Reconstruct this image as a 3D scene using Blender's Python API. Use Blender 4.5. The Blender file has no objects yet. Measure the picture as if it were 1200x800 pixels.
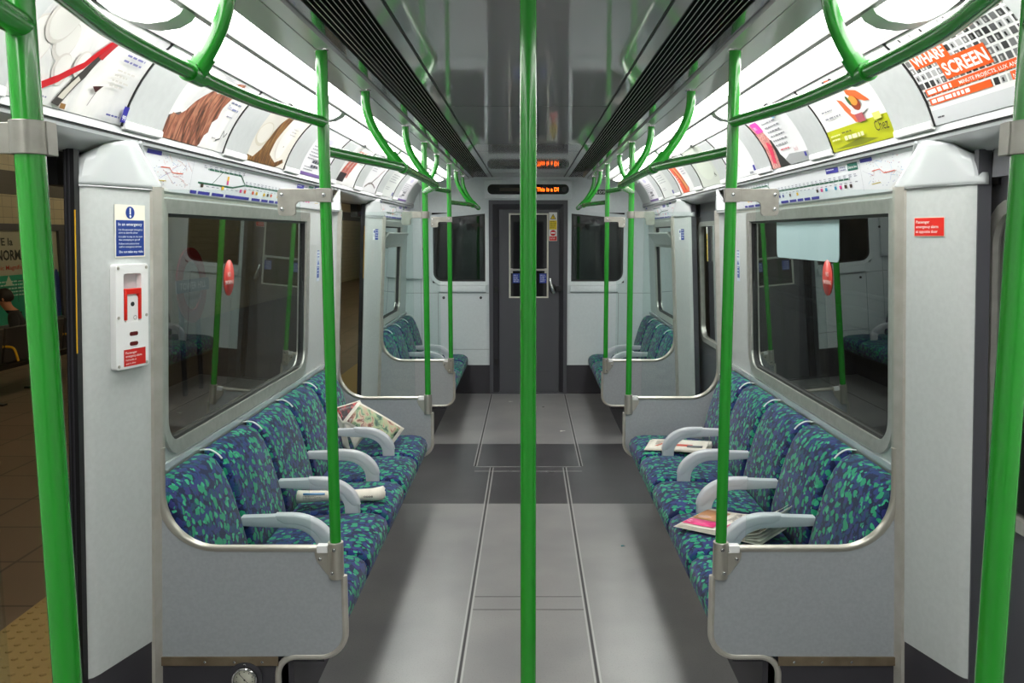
import bpy, bmesh, math, random
from mathutils import Vector, Matrix
random.seed(7)
C = bpy.context.scene.collection
PI = math.pi
V = Vector

# ------------------------------------------------------------------ materials
def lin(c):
    return tuple(((x/255)/12.92 if x/255 <= .04045 else ((x/255+.055)/1.055)**2.4) for x in c)
def mat(name, rgb, rough=.5, metal=0., spec=.5, emit=0., coat=0.):
    m = bpy.data.materials.new(name); m.use_nodes = True
    b = m.node_tree.nodes['Principled BSDF']
    b.inputs['Base Color'].default_value = (*lin(rgb), 1)
    b.inputs['Roughness'].default_value = rough
    b.inputs['Metallic'].default_value = metal
    b.inputs['Specular IOR Level'].default_value = spec
    b.inputs['Coat Weight'].default_value = coat
    if emit:
        b.inputs['Emission Color'].default_value = (*lin(rgb), 1)
        b.inputs['Emission Strength'].default_value = emit
    return m
class NT:
    def __init__(s, m): s.t = m.node_tree; s.b = s.t.nodes['Principled BSDF']
    def n(s, typ, **kw):
        o = s.t.nodes.new(typ)
        for k, v in kw.items():
            if k.startswith('i_'): o.inputs[k[2:].replace('_', ' ')].default_value = v
            else: setattr(o, k, v)
        return o
    def l(s, a, b): s.t.links.new(a, b)
    def ramp(s, stops, fac, interp='LINEAR'):
        r = s.t.nodes.new('ShaderNodeValToRGB'); r.color_ramp.interpolation = interp
        e = r.color_ramp.elements
        while len(e) < len(stops): e.new(.5)
        for q, (p, c) in zip(e, stops): q.position = p; q.color = (*c, 1)
        s.l(fac, r.inputs[0]); return r
def mix(nt, fac, a, b):
    m = nt.n('ShaderNodeMix', data_type='RGBA')
    for s_, v in ((0, fac), (6, a), (7, b)):
        if hasattr(v, 'links') or hasattr(v, 'is_output'): nt.l(v, m.inputs[s_])
        else: m.inputs[s_].default_value = v if s_ == 0 else (*v, 1)
    return m.outputs[2]
def speckle(name, c1, c2, scale, rough=.6, metal=0, bump=0., spec=.5, detail=3):
    m = mat(name, c1, rough, metal, spec); nt = NT(m)
    tc = nt.n('ShaderNodeTexCoord'); no = nt.n('ShaderNodeTexNoise', i_Scale=scale, i_Detail=detail)
    nt.l(tc.outputs['Object'], no.inputs['Vector'])
    r = nt.ramp([(.35, lin(c1)), (.65, lin(c2))], no.outputs['Fac']); nt.l(r.outputs[0], nt.b.inputs['Base Color'])
    if bump:
        bp = nt.n('ShaderNodeBump', i_Strength=bump, i_Distance=.002); nt.l(no.outputs['Fac'], bp.inputs['Height']); nt.l(bp.outputs[0], nt.b.inputs['Normal'])
    return m
GREEN = mat('green_enamel', (36, 148, 40), .22, spec=.6, coat=.3)
WALL = speckle('wall_laminate', (190, 194, 193), (195, 199, 198), 60, .35)
HOOD = mat('gloss_moulding', (188, 192, 194), .2, coat=.3)
PANEL = speckle('partition_laminate', (156, 160, 164), (163, 167, 171), 90, .38)
ALU = speckle('brushed_aluminium', (186, 185, 178), (198, 196, 190), 30, .32, .6)
BRK = speckle('bracket_metal', (150, 148, 140), (162, 160, 152), 30, .35, .5)
POST = speckle('satin_post', (190, 186, 176), (200, 196, 188), 20, .3, .45)
STEEL = mat('satin_steel', (190, 186, 176), .3, .65)
CHROME = mat('chrome', (215, 215, 215), .1, 1)
BRONZE = speckle('worn_bronze_strip', (120, 104, 84), (140, 126, 104), 12, .45, .5)
DARK = mat('dark_kick_panel', (58, 56, 62), .5)
SLATE = mat('slate_strip', (84, 84, 92), .15, coat=.4)
BLACK = mat('black_rubber', (20, 20, 22), .5)
VOID = mat('black_void', (4, 4, 4), .95, spec=.1)
SLAT = mat('pale_slat', (220, 220, 216), .35, .2)
CEIL = mat('gloss_grey_ceiling', (172, 171, 173), .05, spec=.32)
CEIL2 = mat('pale_ceiling', (204, 205, 203), .12, coat=.2)
DOORG = mat('charcoal_door', (78, 78, 84), .4)
DOORD = mat('dark_door_frame', (52, 51, 56), .4)
ENDW = speckle('end_wall_laminate', (210, 218, 220), (214, 222, 224), 40, .35)
LEDGE = mat('ledge_grey', (150, 154, 156), .4)
LAMP = mat('lamp_glow', (255, 254, 250), .4, emit=10.5)
BARM = mat('lamp_bar', (104, 108, 102), .4)
LAMPBAND = mat('lamp_band', (196, 202, 196), .35)
CARD = speckle('grey_card', (194, 197, 198), (199, 202, 203), 30, .3)
WHITE = mat('white_plastic', (236, 236, 236), .3)
ARM = mat('grey_arm_plastic', (192, 195, 201), .28)
RED = mat('red_plastic', (214, 36, 24), .3)
YEL = mat('yellow_paint', (222, 170, 30), .4)
COAT = mat('dark_coat_cloth', (24, 24, 28), .9)
SKIN = mat('skin', (196, 140, 112), .5)
HAIR = mat('dark_hair', (30, 20, 16), .6)
BENCH = mat('bench_metal', (60, 58, 60), .4, .4)

def moquette():
    m = mat('moquette', (30, 45, 100), .9, spec=.15); nt = NT(m)
    tc = nt.n('ShaderNodeTexCoord'); oi = nt.n('ShaderNodeObjectInfo')
    ad = nt.n('ShaderNodeVectorMath', operation='ADD'); sc = nt.n('ShaderNodeVectorMath', operation='SCALE', i_Scale=7.)
    cmb = nt.n('ShaderNodeCombineXYZ'); nt.l(oi.outputs['Random'], cmb.inputs[0]); nt.l(oi.outputs['Random'], cmb.inputs[1])
    nt.l(cmb.outputs[0], sc.inputs[0]); nt.l(tc.outputs['Object'], ad.inputs[0]); nt.l(sc.outputs[0], ad.inputs[1])
    no = nt.n('ShaderNodeTexNoise', i_Scale=30., i_Detail=2.); nt.l(ad.outputs[0], no.inputs['Vector'])
    sb = nt.n('ShaderNodeVectorMath', operation='SUBTRACT'); nt.l(no.outputs['Color'], sb.inputs[0]); sb.inputs[1].default_value = (.5, .5, .5)
    s2 = nt.n('ShaderNodeVectorMath', operation='SCALE', i_Scale=.034); nt.l(sb.outputs[0], s2.inputs[0])
    a2 = nt.n('ShaderNodeVectorMath', operation='ADD'); nt.l(ad.outputs[0], a2.inputs[0]); nt.l(s2.outputs[0], a2.inputs[1])
    def layer(scale, off, thr, rad):
        mp = nt.n('ShaderNodeMapping'); mp.inputs['Location'].default_value = (off, off*1.7, off*.3); nt.l(a2.outputs[0], mp.inputs[0])
        vo = nt.n('ShaderNodeTexVoronoi', i_Scale=scale, i_Randomness=.85); nt.l(mp.outputs[0], vo.inputs['Vector'])
        sp = nt.n('ShaderNodeSeparateColor'); nt.l(vo.outputs['Color'], sp.inputs[0])
        g = nt.n('ShaderNodeMath', operation='GREATER_THAN'); nt.l(sp.outputs[0], g.inputs[0]); g.inputs[1].default_value = thr
        q = nt.n('ShaderNodeMath', operation='LESS_THAN'); nt.l(vo.outputs['Distance'], q.inputs[0]); q.inputs[1].default_value = rad
        p = nt.n('ShaderNodeMath', operation='MULTIPLY'); nt.l(g.outputs[0], p.inputs[0]); nt.l(q.outputs[0], p.inputs[1])
        return p.outputs[0]
    navy, blue, violet, teal, green, gl = [lin(c) for c in ((20, 28, 66), (34, 54, 108), (50, 50, 110), (24, 70, 92), (36, 140, 104), (60, 164, 124))]
    c = mix(nt, layer(38, 3., .35, .6), navy, blue)
    c = mix(nt, layer(34, 9., .62, .5), c, violet)
    c = mix(nt, layer(44, 14., .76, .5), c, teal)
    c = mix(nt, layer(31, 5., .46, .46), c, green)
    c = mix(nt, layer(50, 21., .86, .5), c, gl)
    nt.l(c, nt.b.inputs['Base Color'])
    nt.b.inputs['Sheen Weight'].default_value = .15
    bp = nt.n('ShaderNodeBump', i_Strength=.25, i_Distance=.001); n2 = nt.n('ShaderNodeTexNoise', i_Scale=900.); nt.l(tc.outputs['Object'], n2.inputs['Vector']); nt.l(n2.outputs['Fac'], bp.inputs['Height']); nt.l(bp.outputs[0], nt.b.inputs['Normal'])
    return m
MOQ = moquette()

def floor_mat(name, c1, c2, c3, spk):
    m = mat(name, c1, .3); nt = NT(m)
    tc = nt.n('ShaderNodeTexCoord')
    n1 = nt.n('ShaderNodeTexNoise', i_Scale=2.6, i_Detail=2.5, i_Roughness=.5); nt.l(tc.outputs['Object'], n1.inputs['Vector'])
    n2 = nt.n('ShaderNodeTexNoise', i_Scale=160., i_Detail=2.); nt.l(tc.outputs['Object'], n2.inputs['Vector'])
    r1 = nt.ramp([(.3, lin(c1)), (.7, lin(c2))], n1.outputs['Fac'])
    r2 = nt.ramp([(.58, (0, 0, 0)), (.68, (1, 1, 1))], n2.outputs['Fac'])
    mu = nt.n('ShaderNodeMath', operation='MULTIPLY'); nt.l(r2.outputs[0], mu.inputs[0]); mu.inputs[1].default_value = spk
    nt.l(mix(nt, mu.outputs[0], r1.outputs[0], lin(c3)), nt.b.inputs['Base Color'])
    rr = nt.n('ShaderNodeMapRange'); nt.l(n1.outputs['Fac'], rr.inputs[0]); rr.inputs[3].default_value = .31; rr.inputs[4].default_value = .26
    nt.l(rr.outputs[0], nt.b.inputs['Roughness'])
    return m
FLOOR = floor_mat('floor_grey', (122, 121, 122), (137, 136, 135), (104, 102, 106), .5)
FLOORD = floor_mat('floor_dark', (56, 55, 58), (66, 64, 67), (112, 110, 112), .5)
JOINT = mat('floor_joint', (168, 168, 166), .35, .3)
JOINTD = mat('floor_joint_dark', (52, 50, 52), .6)

def glassmat(name, tint, refl=1., rough=0.):
    m = bpy.data.materials.new(name); m.use_nodes = True; t = m.node_tree; t.nodes.clear()
    o = t.nodes.new('ShaderNodeOutputMaterial'); tr = t.nodes.new('ShaderNodeBsdfTransparent'); gl = t.nodes.new('ShaderNodeBsdfGlossy')
    tr.inputs[0].default_value = (*tint, 1); gl.inputs['Roughness'].default_value = rough
    fr = t.nodes.new('ShaderNodeFresnel'); fr.inputs[0].default_value = 1.5
    mu = t.nodes.new('ShaderNodeMath'); mu.operation = 'MULTIPLY'; mu.inputs[1].default_value = refl
    mx = t.nodes.new('ShaderNodeMixShader'); t.links.new(fr.outputs[0], mu.inputs[0])
    ge = t.nodes.new('ShaderNodeNewGeometry'); iv = t.nodes.new('ShaderNodeMath'); iv.operation = 'SUBTRACT'; iv.inputs[0].default_value = 1; iv.use_clamp = True; t.links.new(ge.outputs['Backfacing'], iv.inputs[1])
    m2 = t.nodes.new('ShaderNodeMath'); m2.operation = 'MULTIPLY'; m2.use_clamp = True; t.links.new(mu.outputs[0], m2.inputs[0]); t.links.new(iv.outputs[0], m2.inputs[1]); t.links.new(m2.outputs[0], mx.inputs[0])
    t.links.new(tr.outputs[0], mx.inputs[1]); t.links.new(gl.outputs[0], mx.inputs[2]); t.links.new(mx.outputs[0], o.inputs[0])
    return m
GLASS = glassmat('clear_glass', (.93, .97, .96), .8)
WGLASS = glassmat('window_glass', (.66, .66, .66), 2.3)
EGLASS = mat('unlit_cab_glass', (20, 20, 23), .03, spec=.8)

_flat = {}
def flat(c, rough=.45, coat=0):
    k = (tuple(int(x) for x in c), rough)
    if k not in _flat: _flat[k] = mat('print_%02x%02x%02x' % k[0], k[0], rough, coat=coat)
    return _flat[k]

# ------------------------------------------------------------------ mesh helpers
def frame_from(d):
    d = d.normalized(); a = V((0, 0, 1)) if abs(d.z) < .9 else V((1, 0, 0))
    u = d.cross(a).normalized(); return u, u.cross(d).normalized()
class MB:
    def __init__(s): s.b = bmesh.new(); s.mats = []
    def mi(s, m):
        if m not in s.mats: s.mats.append(m)
        return s.mats.index(m)
    def face(s, pts, m=None, smooth=False):
        f = s.b.faces.new([s.b.verts.new(p) for p in pts]); f.smooth = smooth
        if m: f.material_index = s.mi(m)
        return f
    def box(s, x0, x1, y0, y1, z0, z1, m=None, bev=0):
        x0, x1 = sorted((x0, x1)); y0, y1 = sorted((y0, y1)); z0, z1 = sorted((z0, z1))
        vs = [s.b.verts.new((x, y, z)) for x in (x0, x1) for y in (y0, y1) for z in (z0, z1)]
        fs = [s.b.faces.new([vs[i] for i in q]) for q in ((0, 1, 3, 2), (4, 6, 7, 5), (0, 4, 5, 1), (2, 3, 7, 6), (0, 2, 6, 4), (1, 5, 7, 3))]
        if m:
            for f in fs: f.material_index = s.mi(m)
        if bev:
            es = list({e for f in fs for e in f.edges}); r = bmesh.ops.bevel(s.b, geom=es, offset=bev, segments=2, profile=.5, affect='EDGES')
            if m:
                for f in r['faces']: f.material_index = s.mi(m)
        return s
    def prism(s, pts, vec, m=None, bev=0, seg=3):
        """closed polygon (3-D points) extruded by vec"""
        vec = V(vec); a = [s.b.verts.new(p) for p in pts]; b = [s.b.verts.new(V(p)+vec) for p in pts]
        n = len(a); fs = [s.b.faces.new(a), s.b.faces.new(b[::-1])]
        for i in range(n): f = s.b.faces.new((a[i], a[(i+1) % n], b[(i+1) % n], b[i])); f.smooth = True; fs.append(f)
        bmesh.ops.recalc_face_normals(s.b, faces=fs)
        if m:
            for f in fs: f.material_index = s.mi(m)
        if bev:
            es = list(set(fs[0].edges) | set(fs[1].edges)); r = bmesh.ops.bevel(s.b, geom=es, offset=bev, segments=seg, profile=.5, affect='EDGES')
            for f in r['faces']:
                f.smooth = True
                if m: f.material_index = s.mi(m)
        return s
    def ring(s, outer, inner, vec, m=None):
        """frame between two loops of equal count, extruded by vec"""
        vec = V(vec); n = len(outer); L = []
        for loop in (outer, inner):
            L.append([s.b.verts.new(p) for p in loop]); L.append([s.b.verts.new(V(p)+vec) for p in loop])
        o0, o1, i0, i1 = L; fs = []
        for k in range(n):
            j = (k+1) % n
            for q in ((o0[k], o0[j], i0[j], i0[k]), (o1[k], i1[k], i1[j], o1[j]), (o0[k], o1[k], o1[j], o0[j]), (i0[k], i0[j], i1[j], i1[k])):
                f = s.b.faces.new(q); f.smooth = True; fs.append(f)
                if m: f.material_index = s.mi(m)
        bmesh.ops.recalc_face_normals(s.b, faces=fs); return s
    def tube(s, pts, r, m=None, n=14, cap=True, flat=None):
        pts = [V(p) for p in pts]; rings = []; pu = None
        for i, p in enumerate(pts):
            d = (pts[min(i+1, len(pts)-1)]-pts[max(i-1, 0)]).normalized()
            if pu is None: u, w = frame_from(d)
            else: u = (pu-d*pu.dot(d)).normalized(); w = u.cross(d)
            pu = u; ri = r[i] if isinstance(r, (list, tuple)) else r
            rings.append([s.b.verts.new(p+(u*math.cos(2*PI*k/n)+w*math.sin(2*PI*k/n))*ri) for k in range(n)])
        fs = []
        for a, b in zip(rings, rings[1:]):
            for k in range(n): f = s.b.faces.new((a[k], a[(k+1) % n], b[(k+1) % n], b[k])); f.smooth = True; fs.append(f)
        if cap: fs += [s.b.faces.new(rings[0][::-1]), s.b.faces.new(rings[-1])]
        if m:
            for f in fs: f.material_index = s.mi(m)
        bmesh.ops.recalc_face_normals(s.b, faces=fs); return s
    def cyl(s, p, d, r, h, m=None, n=20): p = V(p); return s.tube([p, p+V(d).normalized()*h], r, m, n)
    def sphere(s, p, r, m=None, sc=(1, 1, 1)):
        q = bmesh.ops.create_uvsphere(s.b, u_segments=16, v_segments=10, radius=r)
        for v in q['verts']: v.co = V((v.co.x*sc[0], v.co.y*sc[1], v.co.z*sc[2]))+V(p)
        for f in {f for v in q['verts'] for f in v.link_faces}:
            f.smooth = True
            if m: f.material_index = s.mi(m)
        return s
    def grid(s, P, m=None, smooth=True):
        """P: rows of points"""
        vs = [[s.b.verts.new(p) for p in row] for row in P]; fs = []
        for a, b in zip(vs, vs[1:]):
            for k in range(len(a)-1): f = s.b.faces.new((a[k], a[k+1], b[k+1], b[k])); f.smooth = smooth; fs.append(f)
        if m:
            for f in fs: f.material_index = s.mi(m)
        return s
    def build(s, name, m=None, parent=None, recalc=False, angle=35, bevmod=0, solid=0):
        if recalc: bmesh.ops.recalc_face_normals(s.b, faces=s.b.faces[:])
        me = bpy.data.meshes.new(name); s.b.to_mesh(me); s.b.free()
        for q in (s.mats or [m]): me.materials.append(q)
        me.set_sharp_from_angle(angle=math.radians(angle))
        o = bpy.data.objects.new(name, me); C.objects.link(o)
        if parent: o.parent = parent
        if solid: q = o.modifiers.new('thickness', 'SOLIDIFY'); q.thickness = solid; q.offset = -1
        if bevmod: q = o.modifiers.new('bevel', 'BEVEL'); q.width = bevmod; q.segments = 2; q.limit_method = 'ANGLE'
        return o
def tag(o, label=None, cat=None, group=None, kind=None):
    if label: o['label'] = label
    if cat: o['category'] = cat
    if group: o['group'] = group
    if kind: o['kind'] = kind
    return o
def thing(name, loc, label, cat, group=None, kind=None):
    o = bpy.data.objects.new(name, None); C.objects.link(o); o.location = loc; o.empty_display_size = .1
    return tag(o, label, cat, group, kind)
def struct(mb, name, m=None, **k):
    o = mb.build(name, m, **k); o['kind'] = 'structure'; return o
def child_local(o, parent):
    """o was built in world coordinates: re-origin it on its parent"""
    o.parent = parent; o.matrix_parent_inverse = Matrix.Identity(4)
    o.data.transform(Matrix.Translation(-V(parent.location))) ; return o
def copy_tree(o, parent=None):
    c = o.copy(); C.objects.link(c); c.parent = parent
    for ch in list(o.children): copy_tree(ch, c)
    return c
def arc(cx, cy, rx, ry, a0, a1, n):
    return [(cx+rx*math.cos(math.radians(a0+(a1-a0)*i/n)), cy+ry*math.sin(math.radians(a0+(a1-a0)*i/n))) for i in range(n+1)]
def rrect(x0, y0, x1, y1, rbl, rbr, rtr, rtl, n=6):
    return (arc(x0+rbl, y0+rbl, rbl, rbl, 180, 270, n)+arc(x1-rbr, y0+rbr, rbr, rbr, 270, 360, n)
            + arc(x1-rtr, y1-rtr, rtr, rtr, 0, 90, n)+arc(x0+rtl, y1-rtl, rtl, rtl, 90, 180, n))
def spline(pts, n=8):
    pts = [V(p) for p in pts]; out = []
    for i in range(len(pts)-1):
        p0, p1, p2, p3 = pts[max(i-1, 0)], pts[i], pts[i+1], pts[min(i+2, len(pts)-1)]
        for k in range(n):
            t = k/n; out.append(.5*((2*p1)+(p2-p0)*t+(2*p0-5*p1+4*p2-p3)*t*t+(3*p1-p0-3*p2+p3)*t**3))
    return out+[pts[-1]]

# ------------------------------------------------------------------ printed artwork
_txt = {}
def text_geo(st, bold=0.):
    k = (st, bold)
    if k not in _txt:
        cu = bpy.data.curves.new('t', 'FONT'); cu.body = st; cu.size = 1; cu.resolution_u = 2; cu.offset = bold
        ob = bpy.data.objects.new('t', cu); C.objects.link(ob)
        me = bpy.data.meshes.new_from_object(ob.evaluated_get(bpy.context.evaluated_depsgraph_get()))
        vs = [(v.co.x, v.co.y) for v in me.vertices]; fs = [tuple(p.vertices) for p in me.polygons]
        bpy.data.objects.remove(ob); bpy.data.meshes.remove(me); bpy.data.curves.remove(cu)
        _txt[k] = (vs, fs)
    return _txt[k]
class Art:
    def __init__(s, w, h, bg=None, bgmat=None):
        s.w, s.h = w, h; s.items = []
        if bg or bgmat: s.rect(0, 0, w, h, bg, bgmat)
    def add(s, vs, fs, col, m=None, lay=None): s.items.append((vs, fs, m or flat(col), len(s.items) if lay is None else lay))
    def rect(s, x0, y0, x1, y1, c=None, m=None, lay=None): s.add([(x0, y0), (x1, y0), (x1, y1), (x0, y1)], [(0, 1, 2, 3)], c, m, lay)
    def poly(s, pts, c=None, m=None, lay=None): s.add(pts, [tuple(range(len(pts)))], c, m, lay)
    def ell(s, x, y, rx, ry, c=None, m=None, rot=0, lay=None):
        ca, sa = math.cos(rot), math.sin(rot)
        s.poly([(x+rx*math.cos(a)*ca-ry*math.sin(a)*sa, y+rx*math.cos(a)*sa+ry*math.sin(a)*ca) for a in [2*PI*i/20 for i in range(20)]], c, m, lay)
    def line(s, pts, w, c, lay=None):
        L = []; R = []
        for i, p in enumerate(pts):
            a = pts[max(i-1, 0)]; b = pts[min(i+1, len(pts)-1)]; dx, dy = b[0]-a[0], b[1]-a[1]; l = math.hypot(dx, dy) or 1
            L.append((p[0]-dy/l*w/2, p[1]+dx/l*w/2)); R.append((p[0]+dy/l*w/2, p[1]-dx/l*w/2))
        n = len(pts); s.add(L+R, [(i, i+1, n+i+1, n+i) for i in range(n-1)], c, None, lay)
    def text(s, st, x, y, size, c, width=None, bold=.01, rot=0, lay=None, align='l'):
        vs, fs = text_geo(st, bold)
        if not vs: return
        x0 = min(v[0] for v in vs); x1 = max(v[0] for v in vs); sx = size if width is None else width/(x1-x0)
        ca, sa = math.cos(rot), math.sin(rot); ox = 0 if align == 'l' else -(x1-x0)*sx/2
        s.add([(x+((a-x0)*sx+ox)*ca-b*size*sa, y+((a-x0)*sx+ox)*sa+b*size*ca) for a, b in vs], fs, c, None, lay)
    def greek(s, x, y, w, n, lh, c, t=.35, lay=None):
        """lines of small print too fine to read"""
        vs = []; fs = []
        for i in range(n):
            yy = y-i*lh; xx = x; end = x+w*random.uniform(.7, 1)
            while xx < end:
                ww = lh*random.uniform(.6, 2.); k = len(vs)
                vs += [(xx, yy), (min(xx+ww, end), yy), (min(xx+ww, end), yy+lh*t), (xx, yy+lh*t)]; fs.append((k, k+1, k+2, k+3)); xx += ww+lh*.35
        s.add(vs, fs, c, None, lay)
    def build(s, name, fn, parent=None, cuts=(), gap=.0004, thick=.002):
        out = bmesh.new(); mats = []
        for vs, fs, m, lay in s.items:
            b = bmesh.new(); bv = [b.verts.new((x, y, 0)) for x, y in vs]
            for f in fs:
                try: b.faces.new([bv[i] for i in f])
                except ValueError: pass
            if cuts:
                bmesh.ops.triangulate(b, faces=b.faces[:])
                for k in cuts:
                    bmesh.ops.bisect_plane(b, geom=b.verts[:]+b.edges[:]+b.faces[:], plane_co=(0, k, 0), plane_no=(0, 1, 0))
            b.normal_update()
            for f in b.faces:
                if f.normal.z < 0: f.normal_flip()
            if m not in mats: mats.append(m)
            mi = mats.index(m); mp = {}
            for v in b.verts: mp[v] = out.verts.new(fn(v.co.x, v.co.y, thick+gap*(lay+1)))
            for f in b.faces: q = out.faces.new([mp[v] for v in f.verts]); q.material_index = mi; q.smooth = True
            b.free()
        # body of the sheet
        rows = [[fn(x, k, d) for x, d in ((0, thick), (0, 0), (s.w, 0), (s.w, thick))] for k in [0]+list(cuts)+[s.h]]
        bd = flat((225, 225, 225)); 
        if bd not in mats: mats.append(bd)
        mi = mats.index(bd); vv = [[out.verts.new(p) for p in r] for r in rows]
        for a, b2 in zip(vv, vv[1:]):
            for k in range(4): q = out.faces.new((a[k], a[(k+1) % 4], b2[(k+1) % 4], b2[k])); q.material_index = mi
        for r in (vv[0], vv[-1][::-1]): q = out.faces.new(r); q.material_index = mi
        me = bpy.data.meshes.new(name); out.to_mesh(me); out.free()
        for m in mats: me.materials.append(m)
        ob = bpy.data.objects.new(name, me); C.objects.link(ob)
        if parent: ob.parent = parent
        return ob
def print_only(items, fn, name, gap=.0008, solid=.0005):
    b = MB()
    for vs, fs, mm, ly in items:
        for q in fs: b.face([V(fn(vs[i][0], vs[i][1], gap*(ly+1))) for i in q], mm)
    return b.build(name, solid=solid)
def planefn(o, u, v):
    o, u, v = V(o), V(u).normalized(), V(v).normalized(); n = u.cross(v)
    return lambda a, b, d: o+u*a+v*b+n*d

# ------------------------------------------------------------------ dimensions
P = [1.13, 2.76, 5.42, 7.07]      # partition planes
YB, YE = -1.6, 9.08               # car ends
XW = 1.31                         # window wall
XP = .647                         # pole line
SIDE = {-1: 'left', 1: 'right'}
def X(s, prof): return [(s*a, b) for a, b in prof]

# ------------------------------------------------------------------ floor
m = MB(); m.box(-1.42, 1.42, YB, 5.27, -.05, 0, FLOOR); m.box(-1.42, 1.42, 5.27, 6.84, -.05, 0, FLOORD); m.box(-1.42, 1.42, 6.84, YE+.1, -.05, 0, FLOOR)
struct(m, 'floor')
m = MB()
def joint(x0, y0, x1, y1):
    if x0 == x1:
        for dx, w, q in ((-.011, .0035, JOINT), (0, .005, JOINTD), (.011, .0035, JOINT)): m.box(x0+dx-w, x0+dx+w, y0, y1, 0, .0012, q)
    else:
        for dy, w, q in ((0, .004, JOINT),): m.box(x0, x1, y0+dy-w, y0+dy+w, 0, .0012, q)
for s in (-1, 1): joint(.268*s, 1.0, .268*s, 6.12); joint(.392*s, 6.16, .392*s, YE-.06)
for y in (6.02, 6.14): joint(-.39, y, .39, y)
for y in (3.72, 3.86): m.box(-.255, .255, y-.002, y+.002, 0, .001, JOINTD)
struct(m, 'trim_1')

# ------------------------------------------------------------------ ceiling
m = MB()
def strip(prof, mt, t=.02, y0=YB, y1=YE):
    for s in (-1, 1):
        pr = [(s*a, b) for a, b in prof]+[(s*a, b+t) for a, b in prof[::-1]]
        m.prism([(a, y0, b) for a, b in pr], (0, y1-y0, 0), mt)
m.box(-.37, .37, YB, YE, 2.30, 2.33, CEIL)
m.box(-1.05, 1.05, YB, YE, 2.36, 2.38, VOID)
for y in (2.02, 4.12, 6.3): m.box(-.37, .37, y-.0015, y+.0015, 2.2993, 2.30, SLATE)
strip([(.373, 2.302), (.378, 2.302)], BLACK)
strip([(.38, 2.299), (.425, 2.299)], CEIL)
strip([(.577, 2.290), (.612, 2.288)], SLATE)
strip([(.615, 2.276), (.657, 2.271)], CEIL2)
strip([(.66, 2.270), (.70, 2.266), (.742, 2.262)], CEIL2)
struct(m, 'ceiling')
for s in (-1, 1):
    t = thing('ceiling_vent', (s*.50, (YB+YE)/2, 2.33), 'long black slotted air grille in the ceiling on the %s' % SIDE[s], 'vent', 'slotted ceiling grilles')
    b = MB().box(s*.425, s*.577, YB, YE, 2.352, 2.358, VOID); b.box(s*.425, s*.4265, YB, YE, 2.297, 2.352, BLACK); b.box(s*.5755, s*.577, YB, YE, 2.291, 2.352, BLACK)
    child_local(b.build('backing'), t)
    for k in range(9):
        x = .4375+.0155*k; z = 2.296-.0006*k
        o = MB().box(s*(x-.0008), s*(x+.0008), YB, YE, z, z+.0012, SLAT).build('slat'); child_local(o, t)

# ------------------------------------------------------------------ side shells
AD = [(1.205, 2.020), (1.175, 2.090), (1.135, 2.155), (1.085, 2.215), (1.030, 2.262)]
ADL = [0]
for (a, b), (c, d) in zip(AD, AD[1:]): ADL.append(ADL[-1]+math.hypot(c-a, d-b))
ADH = ADL[-1]
AD0 = AD; _sp = spline([V((a, b, 0)) for a, b in AD0], 3); AD = [(p.x, p.y) for p in _sp]; ADL = [0]
for (a, b), (c, d) in zip(AD, AD[1:]): ADL.append(ADL[-1]+math.hypot(c-a, d-b))
ADH = ADL[-1]; _n = len(AD)
def _nrm(i):
    a, b = AD[max(i-1, 0)], AD[min(i+1, _n-1)]; dx, dz = b[0]-a[0], b[1]-a[1]; l = math.hypot(dx, dz); return (dz/l, -dx/l)
ADN = [_nrm(i) for i in range(_n)]
def adpt(v, d):
    v = max(0, min(ADH, v))
    for i in range(_n-1):
        if v <= ADL[i+1]+1e-9:
            t = (v-ADL[i])/(ADL[i+1]-ADL[i]); a, b = AD[i], AD[i+1]; n0, n1 = ADN[i], ADN[i+1]
            return a[0]+(b[0]-a[0])*t-(n0[0]+(n1[0]-n0[0])*t)*d, a[1]+(b[1]-a[1])*t-(n0[1]+(n1[1]-n0[1])*t)*d
def adfn(s, yl, off=0):
    return lambda u, v, d: V((s*adpt(v, d+off)[0], yl+u if s < 0 else yl-u, adpt(v, d+off)[1]))

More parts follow.
